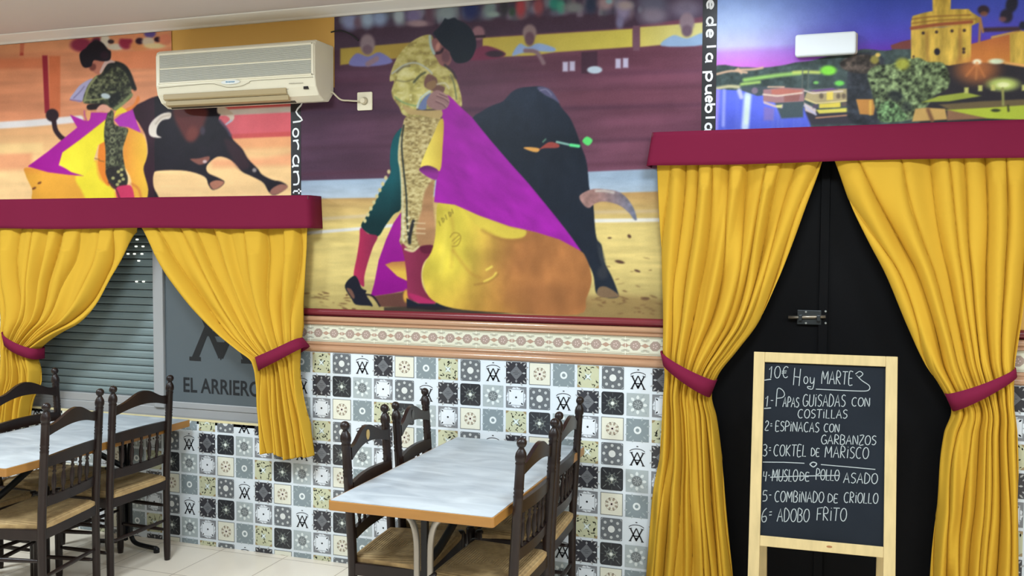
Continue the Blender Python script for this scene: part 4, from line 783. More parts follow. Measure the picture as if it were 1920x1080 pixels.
# ------------------------------------------------------------------ window behind the left curtains
alu = mat('aluminium_frame', (164, 164, 164), 0.45, metal=0.2)
shut = mat('grey_shutter', (118, 132, 132), 0.5)
panel_grey = mat('grey_vinyl_panel', (84, 92, 96), 0.5)
win = thing('window_1', None, None, ((WX0+WX1)/2, 0.1, WZ0)); win['kind'] = 'structure'
def wob(name, bm, m, parent=None, **k):       # child built in world coordinates under a thing
    o = obj(name, bm, m, parent, **k)
    if parent is not None: o.matrix_parent_inverse = Matrix.Translation(parent.matrix_basis.translation).inverted()
    return o
JX0, JX1 = -1.055, -0.985                      # meeting stile
bm = bmesh.new()
box(bm, WX0, WX1, .06, .12, WZ0, WZ0+.05); box(bm, WX0, WX1, .06, .12, WZ1-.05, WZ1); box(bm, WX0, WX0+.045, .06, .12, WZ0, WZ1); box(bm, WX1-.045, WX1, .06, .12, WZ0, WZ1)
wob('window_frame', bm, alu, win, bevel=.004)
wob('meeting_stile', bxm(JX0, JX1, .045, .1, WZ0+.045, WZ1-.05), alu, win, bevel=.005)
bm = bmesh.new(); box(bm, WX0+.04, JX0, .07, .1, WZ0+.05, WZ0+.095); box(bm, JX1, WX1-.04, .055, .09, WZ0+.05, WZ0+.085)
wob('sash_rail', bm, alu, win, bevel=.003)
bm = bmesh.new(); z = WZ0+.095
while z < WZ1-.05:
    prof = [(.13, z), (.098, z+.002), (.094, z+.012), (.094, z+.030), (.098, z+.041), (.13, z+.043)]
    extrude_profile(bm, prof, WX0+.04, JX0+.01); z += .044
wob('roller_shutter', bm, shut, win, smooth=False)
glow = mat('daylight_slit', (255, 250, 235), 0.5, emit=((255, 250, 235), 2.2))
for i, (px, py) in enumerate(((257, 449), (255, 462), (268, 462), (240, 476), (252, 476), (266, 476), (260, 489), (256, 528), (269, 528))):
    a = at(px, py, .0915)
    wob('light_slit', bxm(a[0]-.008, a[0]+.008, .0905, .0925, a[2]-.0035, a[2]+.0035), glow, win)
pn = wob('sign_panel', bxm(JX1, WX1-.04, .062, .082, WZ0+.085, WZ1-.05), panel_grey, win)
ink = mat('black_lettering', (26, 28, 31), 0.45)
a0, a1 = at(355, 676, .06), at(474, 678, .06); cxl = (a0[0]+a1[0])/2; hw = (a1[0]-a0[0])/2
sc = hw/.30; zc = a0[2]+.40*sc; bm = bmesh.new()
def put(pts, col, bm=bm):
    bm.faces.new([bm.verts.new((cxl+x*sc, .0605, zc+y*sc)) for x, y in pts])
lay = 0
for p in logo_shapes():
    lay += .00008; bm.faces.new([bm.verts.new((cxl+x*sc, .0608-lay, zc+y*sc)) for x, y in p])
ob = obj('monogram', bm, ink, pn)
def text_mesh(body, size, sx=1.0, bold=0.0):
    cu = bpy.data.curves.new('t', 'FONT'); cu.body = body; cu.size = 1.0; cu.offset = bold; cu.resolution_u = 4
    t = bpy.data.objects.new('t', cu); COL.objects.link(t); bpy.context.view_layer.update()
    me = bpy.data.meshes.new_from_object(t.evaluated_get(bpy.context.evaluated_depsgraph_get()))
    bpy.data.objects.remove(t); bpy.data.curves.remove(cu)
    co = np.zeros(len(me.vertices)*3, np.float32); me.vertices.foreach_get('co', co); co = co.reshape(-1, 3)
    co[:, 0] -= co[:, 0].min(); w = co[:, 0].max(); h = co[:, 1].max()
    return me, co, w, h
me, co, w, h = text_mesh('EL ARRIERO', 1, bold=.018)
e0, e1, e2 = at(344, 734, .06), at(345, 707, .06), at(489, 710, .06)
new = np.stack([e0[0]+co[:, 0]/w*(e2[0]-e0[0]), np.full(len(co), .0605), e0[2]+co[:, 1]/h*(e1[2]-e0[2])], -1)
me.vertices.foreach_set('co', new.astype(np.float32).ravel())
ob = link('lettering', me, ink, pn)
wob('sill', bxm(WX0, WX1, .0, .12, WZ0-.02, WZ0+.002), mat('grey_stone_sill', (140, 138, 134), 0.5), win)
wob('edge_strip', bxm(WX0, WX1, -.003, .004, WZ0-.004, WZ0+.008), mat('cream_edge_strip', (216, 204, 160), 0.4), win)
bm = bmesh.new(); box(bm, WX0, WX1, .14, .19, WZ0, WZ1); wob('backing', bm, mat('dark_recess', (40, 42, 44), 0.8), win)

# ------------------------------------------------------------------ black double door
black_door = mat('black_door_paint', (5, 5, 7), 0.6, spec=0.12)
dr = thing('door_1', None, None, ((DX0+DX1)/2, .08, 0)); dr['kind'] = 'structure'
sx = at(1547, 590, .04)[0]
wob('door_leaf', bxm(DX0, sx-.002, .045, .085, .005, DZ1-.03), black_door, dr, bevel=.003)
wob('door_leaf', bxm(sx+.002, DX1, .045, .085, .005, DZ1-.03), black_door, dr, bevel=.003)
bm = bmesh.new(); box(bm, sx-.028, sx+.012, .03, .045, .01, DZ1-.04); wob('cover_strip', bm, black_door, dr, bevel=.003)
bm = bmesh.new(); box(bm, DX0, DX1, .006, .09, DZ1-.03, DZ1); box(bm, DX0, DX1, .09, .2, 0, DZ1); wob('door_frame', bm, black_door, dr)
steel = mat('bolt_steel', (168, 158, 142), 0.35, metal=0.85); dsteel = mat('bolt_plate', (62, 66, 68), 0.4, metal=0.7)
b0 = at(1478, 595, .02); b1 = at(1548, 594, .02)
bolt = wob('slide_bolt', bxm(at(1506, 0, .02)[0], at(1552, 0, .02)[0], .027, .0325, at(1530, 609, .03)[2], at(1530, 582, .03)[2]), dsteel, dr, bevel=.002)
bm = bmesh.new(); tube(bm, [(b0[0], .02, b0[2]), (b1[0], .02, b1[2])], .007); o = obj('bolt_rod', bm, steel, bolt, smooth=True)
bm = bmesh.new()
for px in (1512, 1547):
    x = at(px, 0, .02)[0]; zc_ = b0[2]; box(bm, x-.008, x+.008, .0105, .03, zc_-.014, zc_+.014)
o = obj('bolt_guide', bm, dsteel, bolt, bevel=.003)
bm = bmesh.new()
for px, py in ((1511, 585), (1548, 584), (1511, 606), (1548, 606)):
    a = at(px, py, .024); lathe(bm, [(.005, -.002), (.005, .001), (.003, .003)], n=8)
    for v in bm.verts:
        if not v.tag: x_, y_, z_ = v.co; v.co = (a[0]+x_, .0275-z_, a[2]+y_); v.tag = True
o = obj('screw', bm, mat('screw_steel', (196, 200, 196), .3, metal=.6), bolt)

# ------------------------------------------------------------------ curtains, tiebacks and pelmets
gold = mat('gold_curtain_cloth', (202, 159, 50), 0.85, spec=0.15, sheen=0.0, bump=(900, 0.12, 0.0006), k=1.0/KW)
wine = mat('wine_cloth', (113, 24, 54), 0.85, spec=0.15, sheen=0.0, bump=(900, 0.1, 0.0006), k=1.0/KW)
CY = -0.068
def interp_edge(pts, zq):                      # edge given as photo points on the curtain plane -> x at height
    W = [at(x, y, CY) for x, y in pts]; W.sort(key=lambda p: p[2])
    zs_ = np.array([p[2] for p in W]); xs_ = np.array([p[0] for p in W])
    m_ = np.gradient(xs_, zs_); i = np.clip(np.searchsorted(zs_, zq)-1, 0, len(zs_)-2); h_ = zs_[i+1]-zs_[i]; t = np.clip((zq-zs_[i])/h_, 0, 1)
    # shape-preserving hermite
    d = np.diff(xs_)/np.diff(zs_); mm = np.concatenate([[d[0]], np.where(d[1:]*d[:-1] > 0, 2*d[1:]*d[:-1]/(d[1:]+d[:-1]+1e-12), 0), [d[-1]]])
    return (2*t**3-3*t**2+1)*xs_[i]+(t**3-2*t*t+t)*h_*mm[i]+(-2*t**3+3*t*t)*xs_[i+1]+(t**3-t*t)*h_*mm[i+1]
def curtain(label, left, right, top, bottom, tie, seed, nf, hem=None, amp=.058):
    rg = np.random.RandomState(seed); NS, NT = 230, 170
    zt, zb = top, bottom
    zq = np.linspace(zt, zb, NT); xl, xr = interp_edge(left, zq), interp_edge(right, zq)
    s = np.linspace(0, 1, NS); kn = np.cumsum(rg.uniform(.55, 1.5, nf+2)); kn = (kn-kn[0])/(kn[-1]-kn[0])
    ph = np.interp(s, kn, np.arange(len(kn)))  # fold coordinate with uneven folds
    S, Z = np.meshgrid(s, zq); PH = np.broadcast_to(ph, S.shape)
    zt_mid = tie[4]; near = np.exp(-((Z-zt_mid)/.16)**2); low = np.clip((zt_mid-Z)/.3, 0, 1); up = np.clip((Z-zt_mid)/.5, 0, 1)
    wob_ = .35*np.sin(2.1*Z*3+S*5+seed)+.25*np.sin(Z*9+S*11+seed*2)
    drift = .55*np.sin(Z*2.3+seed)*np.sin(S*4+seed*1.7)*up+.25*np.sin(Z*5.1+S*6+seed*2)*(1-near)
    g = PH+drift
    f1 = np.abs(np.sin(math.pi*g)); f1 = f1**.5
    hsel = .35+.65*hsh(np.floor(g), 0*g, seed+3)     # some pleats stand out, some stay flat
    f1 = f1*hsel
    kn2 = np.cumsum(rg.uniform(.5, 1.6, nf//2+2)); kn2 = (kn2-kn2[0])/(kn2[-1]-kn2[0]); ph2 = np.interp(s, kn2, np.arange(len(kn2)))
    f2 = .5-.5*np.cos(2*math.pi*(np.broadcast_to(ph2, S.shape)+.15*np.sin(Z*4+seed)))
    f3 = np.abs(np.sin(math.pi*(2*g+.3)))**.8
    dep = amp*(1.0*f1+.55*f2*(1-.5*near)+.16*f3*np.clip(near+np.clip((Z-zt+.12)/.12, 0, 1), 0, 1))
    dep += .02*near+.012*low*f2
    dep += .006*(fbm(S*5+seed, Z*3.1, seed, 3)-.5)
    lim = .072-.012*np.clip((Z-zt+.16)/.08, 0, 1); dep = np.where(Z > zt-.16, np.minimum(dep, lim-.02+.02*np.tanh((dep-lim+.02)/.02)*(dep > lim-.02)+np.minimum(0, dep-lim+.02)), dep)
    # sagging creases running toward the tie
    X0_ = xl[:, None]*(1-S)+xr[:, None]*S
    side = tie[5]                              # +1: gathered to the right wall side, -1: to the left
    free = S if side < 0 else 1-S
    bow = (free**2)*np.clip((Z-zt_mid)/.25, 0, 1)*np.clip((zt-Z)/.3, 0, 1)
    dep += .02*bow
    Y = CY+.02-dep
    edge = np.minimum(S, 1-S); Y += .012*np.exp(-edge/.012)
    if hem is not None:
        hx = np.interp(s, [h_[0] for h_ in hem], [h_[1] for h_ in hem]); k_ = np.clip((zt_mid-Z)/(zt_mid-zb), 0, 1); Z = Z+(hx[None]-0)*k_
    co = np.stack([X0_, Y, Z], -1).reshape(-1, 3)
    i = np.arange(NS*NT).reshape(NT, NS); q = np.stack([i[:-1, :-1], i[1:, :-1], i[1:, 1:], i[:-1, 1:]], -1).reshape(-1, 4)
    bmin = co.mean(0)
    root = thing('curtain', label, 'curtain', (float(X0_[0].mean()), CY, zt), 0, 'gold curtain panels')
    me = bpy.data.meshes.new('curtain_panel'); me.from_pydata((co-np.array(root.location)).tolist(), [], q.tolist())
    o = link('curtain_panel', me, gold, root, smooth=True)
    md = o.modifiers.new('thickness', 'SOLIDIFY'); md.thickness = .0016; md.offset = 1
    # tieback: a flat wine-red band looped round the gathered cloth
    (lx, ly), (rx, ry), (lx2, ly2), (rx2, ry2) = tie[:4]
    A, B, A2, B2 = (at(x, y, CY-.045) for x, y in ((lx, ly), (rx, ry), (lx2, ly2), (rx2, ry2)))
    bm = bmesh.new(); ring = []; n_ = 48
    for k in range(n_):
        t = 2*math.pi*k/n_; u_ = .5-.5*math.cos(t); sgn = math.sin(t)
        dy = -.082*abs(sgn)**.5 if sgn > 0 else .045*abs(sgn)**.6
        y_ = CY-.012+dy
        # widen toward the hook that holds it
        up_ = A*(1-u_)+B*u_; dn_ = A2*(1-u_)+B2*u_
        sag = -.006*math.sin(math.pi*u_)
        ring.append((bm.verts.new((up_[0]-root.location[0], y_-root.location[1], up_[2]+sag-root.location[2])), bm.verts.new((dn_[0]-root.location[0], y_-root.location[1]-.004, dn_[2]+sag-root.location[2]))))
    for k in range(n_):
        a, b_ = ring[k], ring[(k+1) % n_]; bm.faces.new((a[0], b_[0], b_[1], a[1]))
    t_ = obj('tieback', bm, wine, root, smooth=True); md = t_.modifiers.new('thickness', 'SOLIDIFY'); md.thickness = .004
    t_['label'] = 'wine red tieback'
    return root
z_r = at(1400, 300, CY)[2]+.05; z_l = at(400, 430, CY)[2]+.04
curtain('gold curtain tied to the left side of the black door', [(1232, 290), (1236, 400), (1240, 500), (1243, 600), (1243, 660), (1247, 700), (1244, 742), (1237, 844), (1224, 925), (1214, 1047), (1196, 1230), (1188, 1350)],
        [(1546, 285), (1542, 301), (1510, 391), (1485, 460), (1457, 530), (1420, 607), (1383, 656), (1345, 706), (1334, 742), (1343, 783), (1353, 864), (1363, 966), (1374, 1080), (1384, 1200), (1388, 1350)],
        z_r, .04, ((1237, 659), (1343, 714), (1243, 684), (1331, 745), at(1290, 700, CY)[2], -1), 3, 8)
curtain('gold curtain tied to the right side of the black door', [(1558, 285), (1565, 301), (1595, 383), (1628, 452), (1660, 513), (1701, 611), (1734, 681), (1770, 736), (1784, 770), (1770, 811), (1762, 868), (1758, 946), (1750, 1007), (1744, 1080), (1738, 1200), (1734, 1400)],
        [(1934, 285), (1932, 400), (1926, 500), (1915, 600), (1907, 650), (1901, 690), (1900, 750), (1905, 800), (1908, 900), (1908, 1080), (1908, 1200), (1908, 1400)],
        z_r, .04, ((1772, 739), (1906, 690), (1786, 771), (1908, 706), at(1835, 730, CY)[2], 1), 8, 7)
zh = at(530, 853, CY)[2]
curtain('short gold curtain over the sign panel, tied at the right of the window', [(270, 424), (276, 434), (311, 497), (341, 541), (374, 582), (415, 623), (452, 652), (482, 676), (487, 700), (487, 760), (490, 800), (494, 846), (495, 870)],
        [(579, 420), (578, 430), (576, 471), (572, 527), (567, 582), (565, 634), (563, 670), (568, 735), (578, 791), (588, 851), (590, 870)],
        z_l, zh, ((480, 670), (558, 635), (487, 695), (572, 651), at(525, 665, CY)[2], 1), 14, 8, hem=[(0, .012), (.35, .008), (.42, -.012), (.6, -.014), (.66, .0), (1, .012)])
curtain('short gold curtain at the left end of the window, behind the chairs', [(-12, 424), (-8, 520), (0, 575), (6, 621), (9, 655), (2, 700), (-6, 740), (-10, 800), (-12, 880)],
        [(258, 424), (252, 436), (239, 482), (215, 530), (189, 575), (159, 604), (122, 623), (88, 645), (71, 660), (74, 678), (79, 695), (80, 712), (66, 750), (60, 790), (58, 880)],
        z_l, zh+.05, ((6, 621), (70, 654), (12, 642), (71, 674), at(40, 650, CY)[2], -1), 21, 8)
def pelmet(label, x0, x1, zt, zb, d, flare):
    root = thing('pelmet', label, 'pelmet', ((x0+x1)/2, -d/2, zb), 0, 'wine red cloth pelmets'); rx = (x0+x1)/2
    NX, NZ = 120, 8; bm = bmesh.new(); rows = []
    path = []
    r = .028
    path += [(x0, .004)]+[(x0, -d+r)]+[(x0+r-r*math.cos(a), -d+r-r*math.sin(a)) for a in np.linspace(.3, 1.57, 5)]
    path += [(x0+r+(x1-x0-2*r)*k/NX, -d) for k in range(1, NX)]
    path += [(x1-r+r*math.sin(a), -d+r-r*math.cos(a)) for a in np.linspace(0, 1.27, 5)]+[(x1, -d+r), (x1, .004)]
    for j in range(NZ+1):
        t = j/NZ; z = zt+(zb-zt)*t; row = []
        for k, (x, y) in enumerate(path):
            ww = .004*t*math.sin(x*9+1)+.003*t*math.sin(x*23+2) if y < -.02 else 0
            fx = flare*t*(-1 if x < rx-(x1-x0)*.48 else (1 if x > rx+(x1-x0)*.48 else 0))
            row.append(bm.verts.new((x-rx+fx, y+d/2+ww-(.006*t if y < -.02 else 0), z-zb+.003*math.sin(x*5)*t)))
        rows.append(row)
    for a, b_ in zip(rows, rows[1:]):
        for k in range(len(path)-1): bm.faces.new((a[k], a[k+1], b_[k+1], b_[k]))
    o = obj('valance', bm, wine, root, smooth=True); md = o.modifiers.new('thickness', 'SOLIDIFY'); md.thickness = .003
    bm = bmesh.new(); box(bm, x0-rx+.004, x1-rx-.004, -d/2+.006, d/2-.001, zt-zb-.02, zt-zb-.004); obj('pelmet_board', bm, mat('pelmet_board', (92, 30, 44), .7), root)
    return root
PD = .125
pl1, pl2 = at(1219, 248, -PD), at(1209, 311, -PD)
pelmet('wine red pelmet above the black door', pl1[0]+.004, 3.62, pl1[2], pl2[2], PD, .022)
q1, q2 = at(585, 369, -PD), at(585, 428, -PD)
pelmet('wine red pelmet above the shuttered window', -2.36, .062, at(600, 368, 0)[2], q2[2], PD, .008)

# ------------------------------------------------------------------ air conditioner, socket, cables, wall light
cream = mat('aged_cream_plastic', (237, 231, 208), 0.35, spec=0.5)
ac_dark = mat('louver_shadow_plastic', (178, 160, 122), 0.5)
D = .19
ax0, ax1 = at(291, 110, -D)[0], .14
azt = at(600, 70, -D)[2]-.004; azb = at(450, 195, -D+.05)[2]
axc = (ax0+ax1)/2
ac = thing('air_conditioner', 'cream wall air conditioner mounted over the corner of the bullfight print', 'air conditioner', (axc, -D/2, azb))
Hh = azt-azb; Wd = ax1-ax0
def acl(x, y, z): return (x-axc, y+D/2, z-azb)
prof = [(.0, azb+.05), (-.05, azb+.002), (-.10, azb), (-.150, azb+.022), (-.180, azb+.062), (-.19, azb+.11), (-.19, azt-.03), (-.182, azt-.01), (-.165, azt), (0, azt)]
bm = bmesh.new(); extrude_profile(bm, [(y+D/2, z-azb) for y, z in prof], ax0-axc, ax1-axc)
obj('body', bm, cream, ac, bevel=.008, seg=3)
# front panel with rounded frame and fine horizontal slats
fx0, fx1 = at(300, 120, -D)[0], at(584, 110, -D)[0]
gz1, gz0 = azt-.028, azb+.125
bm = bmesh.new()
for a in ((fx0-.008, fx1+.012, gz1, gz1+.01), (fx0-.008, fx1+.012, gz0-.01, gz0), (fx0-.012, fx0, gz0-.01, gz1+.01), (fx1, fx1+.014, gz0-.01, gz1+.01)):
    box(bm, a[0]-axc, a[1]-axc, -D/2-.006, -D/2+.004, a[2]-azb, a[3]-azb)
box(bm, fx0-axc, fx1-axc, -D/2-.006, -D/2+.004, (gz0+gz1)/2-azb-.004, (gz0+gz1)/2-azb+.003)
obj('front_frame', bm, cream, ac, bevel=.003)
gm = bmesh.new(); z = gz0+.002
while z < gz1-.002:
    box(gm, fx0-axc, fx1-axc, -D/2-.0035, -D/2+.001, z-azb, z-azb+.0032); z += .0056
obj('grille', gm, mat('grille_grey', (208, 208, 196), 0.45), ac)
bm = bmesh.new(); box(bm, fx0-axc, fx1-axc, -D/2-.0006, -D/2+.0, gz0-azb, gz1-azb); obj('filter_mesh', bm, mat('filter_grey', (142, 142, 130), .7), ac)
bm = bmesh.new()
line = [(fx0-.01, gz0-.028), (axc-.16, gz0-.022), (axc-.09, gz0-.03), (axc-.03, gz0-.045), (axc+.05, gz0-.043), (axc+.1, gz0-.028), (axc+.14, gz0-.02), (fx1+.01, gz0-.02)]
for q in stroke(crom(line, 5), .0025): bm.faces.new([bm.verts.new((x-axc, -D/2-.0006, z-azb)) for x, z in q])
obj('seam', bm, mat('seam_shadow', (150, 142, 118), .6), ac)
bx_ = at(433, 154, -D)
bm = bmesh.new(); e = ellipse(bx_[0], bx_[2], .058, .0125, 28)
prism(bm, e, lambda x, z: (x-axc, -D/2-.006, z-azb), lambda x, z: (x-axc, -D/2+.002, z-azb)); bd = obj('badge', bm, mat('badge_white', (226, 228, 222), .3), ac, bevel=.002)
bm = bmesh.new()
for k in range(8):                           # worn blue wordmark, too faded to read
    x = bx_[0]-.026+k*.0068; box(bm, x-axc, x-axc+.0046, -D/2-.0068, -D/2-.0058, bx_[2]-azb-.0034+(.0008 if k % 3 else 0), bx_[2]-azb+.0034+(.002 if k == 0 else 0))
obj('wordmark', bm, mat('faded_blue', (92, 150, 186), .5), bd)
bm = bmesh.new(); tx = at(542, 157, -D)
for k in range(13): box(bm, tx[0]+k*.0064-axc, tx[0]+k*.0064-axc+.004, -D/2-.0012, -D/2, tx[2]-azb-.0016, tx[2]-azb+.0016+(.001 if k < 5 else 0))
obj('wordmark', bm, mat('print_grey', (150, 146, 132), .6), ac)
# outlet below with two louvers
lx0, lx1 = ax0+.035, at(538, 180, -D)[0]
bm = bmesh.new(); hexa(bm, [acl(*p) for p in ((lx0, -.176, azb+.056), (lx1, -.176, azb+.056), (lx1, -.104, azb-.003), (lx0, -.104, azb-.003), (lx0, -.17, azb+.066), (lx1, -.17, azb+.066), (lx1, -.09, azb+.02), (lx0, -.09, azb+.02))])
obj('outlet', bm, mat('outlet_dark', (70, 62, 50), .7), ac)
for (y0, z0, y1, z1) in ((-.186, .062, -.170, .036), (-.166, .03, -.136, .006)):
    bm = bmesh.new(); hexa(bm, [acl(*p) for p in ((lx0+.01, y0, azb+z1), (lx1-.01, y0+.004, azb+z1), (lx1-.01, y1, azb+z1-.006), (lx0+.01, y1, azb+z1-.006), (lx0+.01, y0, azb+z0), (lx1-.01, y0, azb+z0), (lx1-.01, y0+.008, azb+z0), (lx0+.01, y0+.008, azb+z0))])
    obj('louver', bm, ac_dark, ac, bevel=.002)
sxp = at(575, 176, -.175); bm = bmesh.new(); box(bm, sxp[0]-axc-.014, sxp[0]-axc+.012, -.182+D/2, -.165+D/2, azb+.05-azb, azb+.064-azb); obj('sensor_window', bm, mat('sensor_black', (30, 24, 24), .3), ac)

s0, s1 = at(671, 206), at(699, 174); scx, scz = (s0[0]+s1[0])/2, (s0[2]+s1[2])/2
so = thing('wall_socket', 'white wall socket with a plug in it, right of the air conditioner', 'socket', (scx, 0, scz))
hw_ = .042
bm = bmesh.new(); prism(bm, rrect(-hw_, hw_, -.046, .046, .006), lambda x, z: (x, -.009, z), lambda x, z: (x, .0008, z)); obj('cover_plate', bm, mat('socket_cream', (232, 224, 198), .4), so, bevel=.002)
bm = bmesh.new(); prism(bm, ellipse(0, 0, .021, .021, 24), lambda x, z: (x, -.0105, z), lambda x, z: (x, -.006, z)); obj('socket_ring', bm, mat('socket_shade', (176, 166, 140), .5), so)
bm = bmesh.new(); prism(bm, ellipse(0, 0, .0165, .0165, 20), lambda x, z: (x*.85, -.034, z*.85), lambda x, z: (x, -.0108, z)); obj('plug', bm, mat('plug_cream', (222, 212, 184), .4), so, bevel=.003)
c0 = (ax1-.004, -.03, at(626, 172, -.03)[2])
bm = bmesh.new(); tube(bm, crom([c0, (ax1+.012, -.03, c0[2]-.006), (ax1+.05, -.022, c0[2]-.04), (ax1+.10, -.024, scz+.004), (scx-.03, -.028, scz-.001), (scx-.012, -.0275, scz)], 6), .0045, 8)
tag(obj('power_cord', bm, mat('cord_cream', (206, 196, 170), .5), smooth=True), 'thin cream cord running from the air conditioner to the wall socket', 'cord')
bm = bmesh.new(); pts = [at(x, y, -.012) for x, y in ((624, 60), (634, 57.5), (645, 59), (655, 63), (663, 68), (672, 76))]
pts[0][0] = ax1-.01; tube(bm, crom([tuple(p) for p in pts], 5), .004, 8)
tag(obj('black_cable', bm, mat('cable_black', (26, 26, 30), .5), smooth=True), 'short black cable curving out behind the top corner of the air conditioner', 'cable')

e0, e1 = at(1491, 66, -.05), at(1606, 58, -.05); ez1, ez0 = at(1550, 61, -.05)[2], at(1550, 103, -.05)[2]
el = thing('emergency_light', 'white emergency light box on the night river print', 'emergency light', ((e0[0]+e1[0])/2, -.0275, (ez0+ez1)/2)); ew = (e1[0]-e0[0])/2; eh = (ez1-ez0)/2
bm = bmesh.new(); prism(bm, rrect(-ew, ew, -eh, eh, .012), lambda x, z: (x, -.0225, z), lambda x, z: (x, .01, z)); obj('diffuser', bm, mat('diffuser_white', (226, 234, 240), .35), el, bevel=.008, seg=3)
bm = bmesh.new(); prism(bm, rrect(-ew+.004, ew+.006, -eh+.004, eh-.002, .008), lambda x, z: (x, .008, z), lambda x, z: (x, .0275, z)); obj('base', bm, mat('lamp_base_beige', (176, 160, 150), .5), el)

# ------------------------------------------------------------------ chalkboard easel before the door
pine = mat('pine_wood', (194, 172, 124), 0.6, spec=0.2, vary=(6, .09, (8, 8, .6)))
slate = mat('chalkboard_slate', (26, 31, 38), 0.8, spec=0.15, vary=(3, .22, (1, 1, 1)))
chalk = mat('chalk', (160, 166, 166), 0.9)
BW = .545
bp = dict(x=2.2935, y=-.376, z=1.2445, yaw=.0195, lean=.1695, roll=.0035)
e1_ = np.array([math.cos(bp['yaw'])*math.cos(bp['roll']), math.sin(bp['yaw'])*math.cos(bp['roll']), math.sin(bp['roll'])]); nf = np.array([math.sin(bp['yaw']), -math.cos(bp['yaw']), 0])
e2_ = np.array([0, 0, -1.0])*math.cos(bp['lean'])+nf*math.sin(bp['lean']); e3_ = np.cross(e1_, e2_); e3_ /= np.linalg.norm(e3_)
if e3_[1] > 0: e3_ = -e3_                     # toward the viewer
BO = np.array([bp['x'], bp['y'], bp['z']])
easel = thing('menu_board', 'pine framed chalkboard easel with a handwritten menu, before the black door', 'chalkboard', (float(BO[0]+BW/2), float(BO[1]), 0.0)); EL0 = np.array(easel.location)
def bl(s, v, d=0.0): return tuple(BO+e1_*s+e2_*v+e3_*d-EL0)
def slab(bm, s0, s1, v0, v1, d0, d1):
    hexa(bm, [bl(s0, v1, d0), bl(s1, v1, d0), bl(s1, v1, d1), bl(s0, v1, d1), bl(s0, v0, d0), bl(s1, v0, d0), bl(s1, v0, d1), bl(s0, v0, d1)])
LEG = (BO[2]-.003)/math.cos(bp['lean']); fw = .0432
for s0, s1 in ((0, fw), (BW-fw, BW)):
    bm = bmesh.new(); slab(bm, s0, s1, 0, LEG, -.026, 0); obj('leg', bm, pine, easel, bevel=.002)
IT, IB = .0405, .7305
bm = bmesh.new(); slab(bm, fw, BW-fw, 0, IT, -.024, -.001); obj('top_rail', bm, pine, easel, bevel=.002)
bm = bmesh.new(); slab(bm, fw, BW-fw, IB, IB+.0404, -.024, -.001); br_ = obj('bottom_rail', bm, pine, easel, bevel=.002)
bm = bmesh.new(); k0 = ellipse(BW*.56, IB+.018, .011, .0045, 12); bm.faces.new([bm.verts.new(bl(a, b_, -.0006)) for a, b_ in k0]); obj('knot', bm, mat('pine_knot', (150, 100, 58), .6), br_)
bm = bmesh.new(); slab(bm, fw-.004, BW-fw+.004, IT-.004, IB+.004, -.018, -.012); brd = obj('chalkboard', bm, slate, easel)
for s0, s1 in ((0.02, .055), (BW-.055, BW-.02)):   # rear legs of the A frame
    bm = bmesh.new(); a = BO+e1_*s0; b_ = BO+e1_*s1; ft = .5
    P = []
    for zz, yy in ((.003, bp['y']+.20), (bp['z']-.03, bp['y']+.03)):
        P.append([(a[0], yy, zz), (b_[0], yy, zz), (b_[0], yy+.022, zz), (a[0], yy+.022, zz)])
    hexa(bm, [tuple(np.array(p)-EL0) for p in P[0]+P[1]]); obj('rear_leg', bm, pine, easel, bevel=.002)
# chalk writing: (text, x of start, x of end, baseline y start, baseline y end, cap height) in photo pixels
def on_board(px, py):
    d = FWD + (px-960)/F_PX*RGT - (py-540)/F_PX*UPV
    pl = BO-e3_*.0118; t = np.dot(pl-CAM, e3_)/np.dot(d, e3_); return CAM+d*t
runs = [('10€', 1441, 1477, 709, 709, 22), ('H', 1487, 1500, 722, 724, 32), ('oy', 1506, 1527, 719, 722, 22), ('MARTE', 1540, 1599, 720, 722, 24),
        ('1-', 1434, 1450, 762, 764, 20), ('P', 1454, 1470, 762, 764, 32), ('APAS', 1468, 1498, 763, 764, 18), ('GUISADAS', 1505, 1585, 762, 763, 22), ('CON', 1597, 1631, 762, 763, 16),
        ('COSTILLAS', 1496, 1589, 784, 785, 16), ('2=', 1434, 1448, 807, 808, 18), ('ESPINACAS', 1454, 1536, 808, 811, 18), ('CON', 1545, 1574, 810, 811, 15), ('GARBANZOS', 1540, 1643, 833, 835, 17),
        ('3=', 1430, 1446, 855, 856, 22), ('COKTEL', 1451, 1512, 855, 856, 21), ('DE', 1521, 1537, 855, 856, 14), ('MARISCO', 1547, 1629, 858, 861, 21),
        ('4-', 1431, 1444, 902, 903, 18), ('MUSLO', 1448, 1496, 902, 903, 22), ('DE', 1500, 1518, 901, 902, 15), ('POLLO', 1530, 1574, 900, 902, 20), ('ASADO', 1582, 1646, 906, 908, 19),
        ('5-', 1430, 1447, 940, 941, 20), ('COMBINADO', 1453, 1545, 941, 943, 20), ('DE', 1553, 1572, 942, 943, 15), ('CRIOLLO', 1583, 1647, 943, 945, 19),
        ('6=', 1428, 1448, 979, 979, 26), ('ADOBO', 1458, 1518, 978, 979, 24), ('FRITO', 1532, 1588, 976, 978, 24)]
rw = random.Random(7); bm = bmesh.new()
def chalk_line(pts, w):
    W = [on_board(*p) for p in pts]; Q = [(float(np.dot(q-BO, e1_)), float(np.dot(q-BO, e2_))) for q in W]
    for q in stroke(Q, w): bm.faces.new([bm.verts.new(bl(a, b_, -.0116)) for a, b_ in q])
for txt, xa, xb, ya, yb, h in runs:
    lines, w = write(txt, .12)
    for l in lines:
        P = crom(l, 3) if len(l) > 3 else l
        chalk_line([(xa+(xb-xa)*(a/w)+h*.07*b_+rw.uniform(-.25, .25), ya+(yb-ya)*(a/w)-h*b_) for a, b_ in P], .0031)
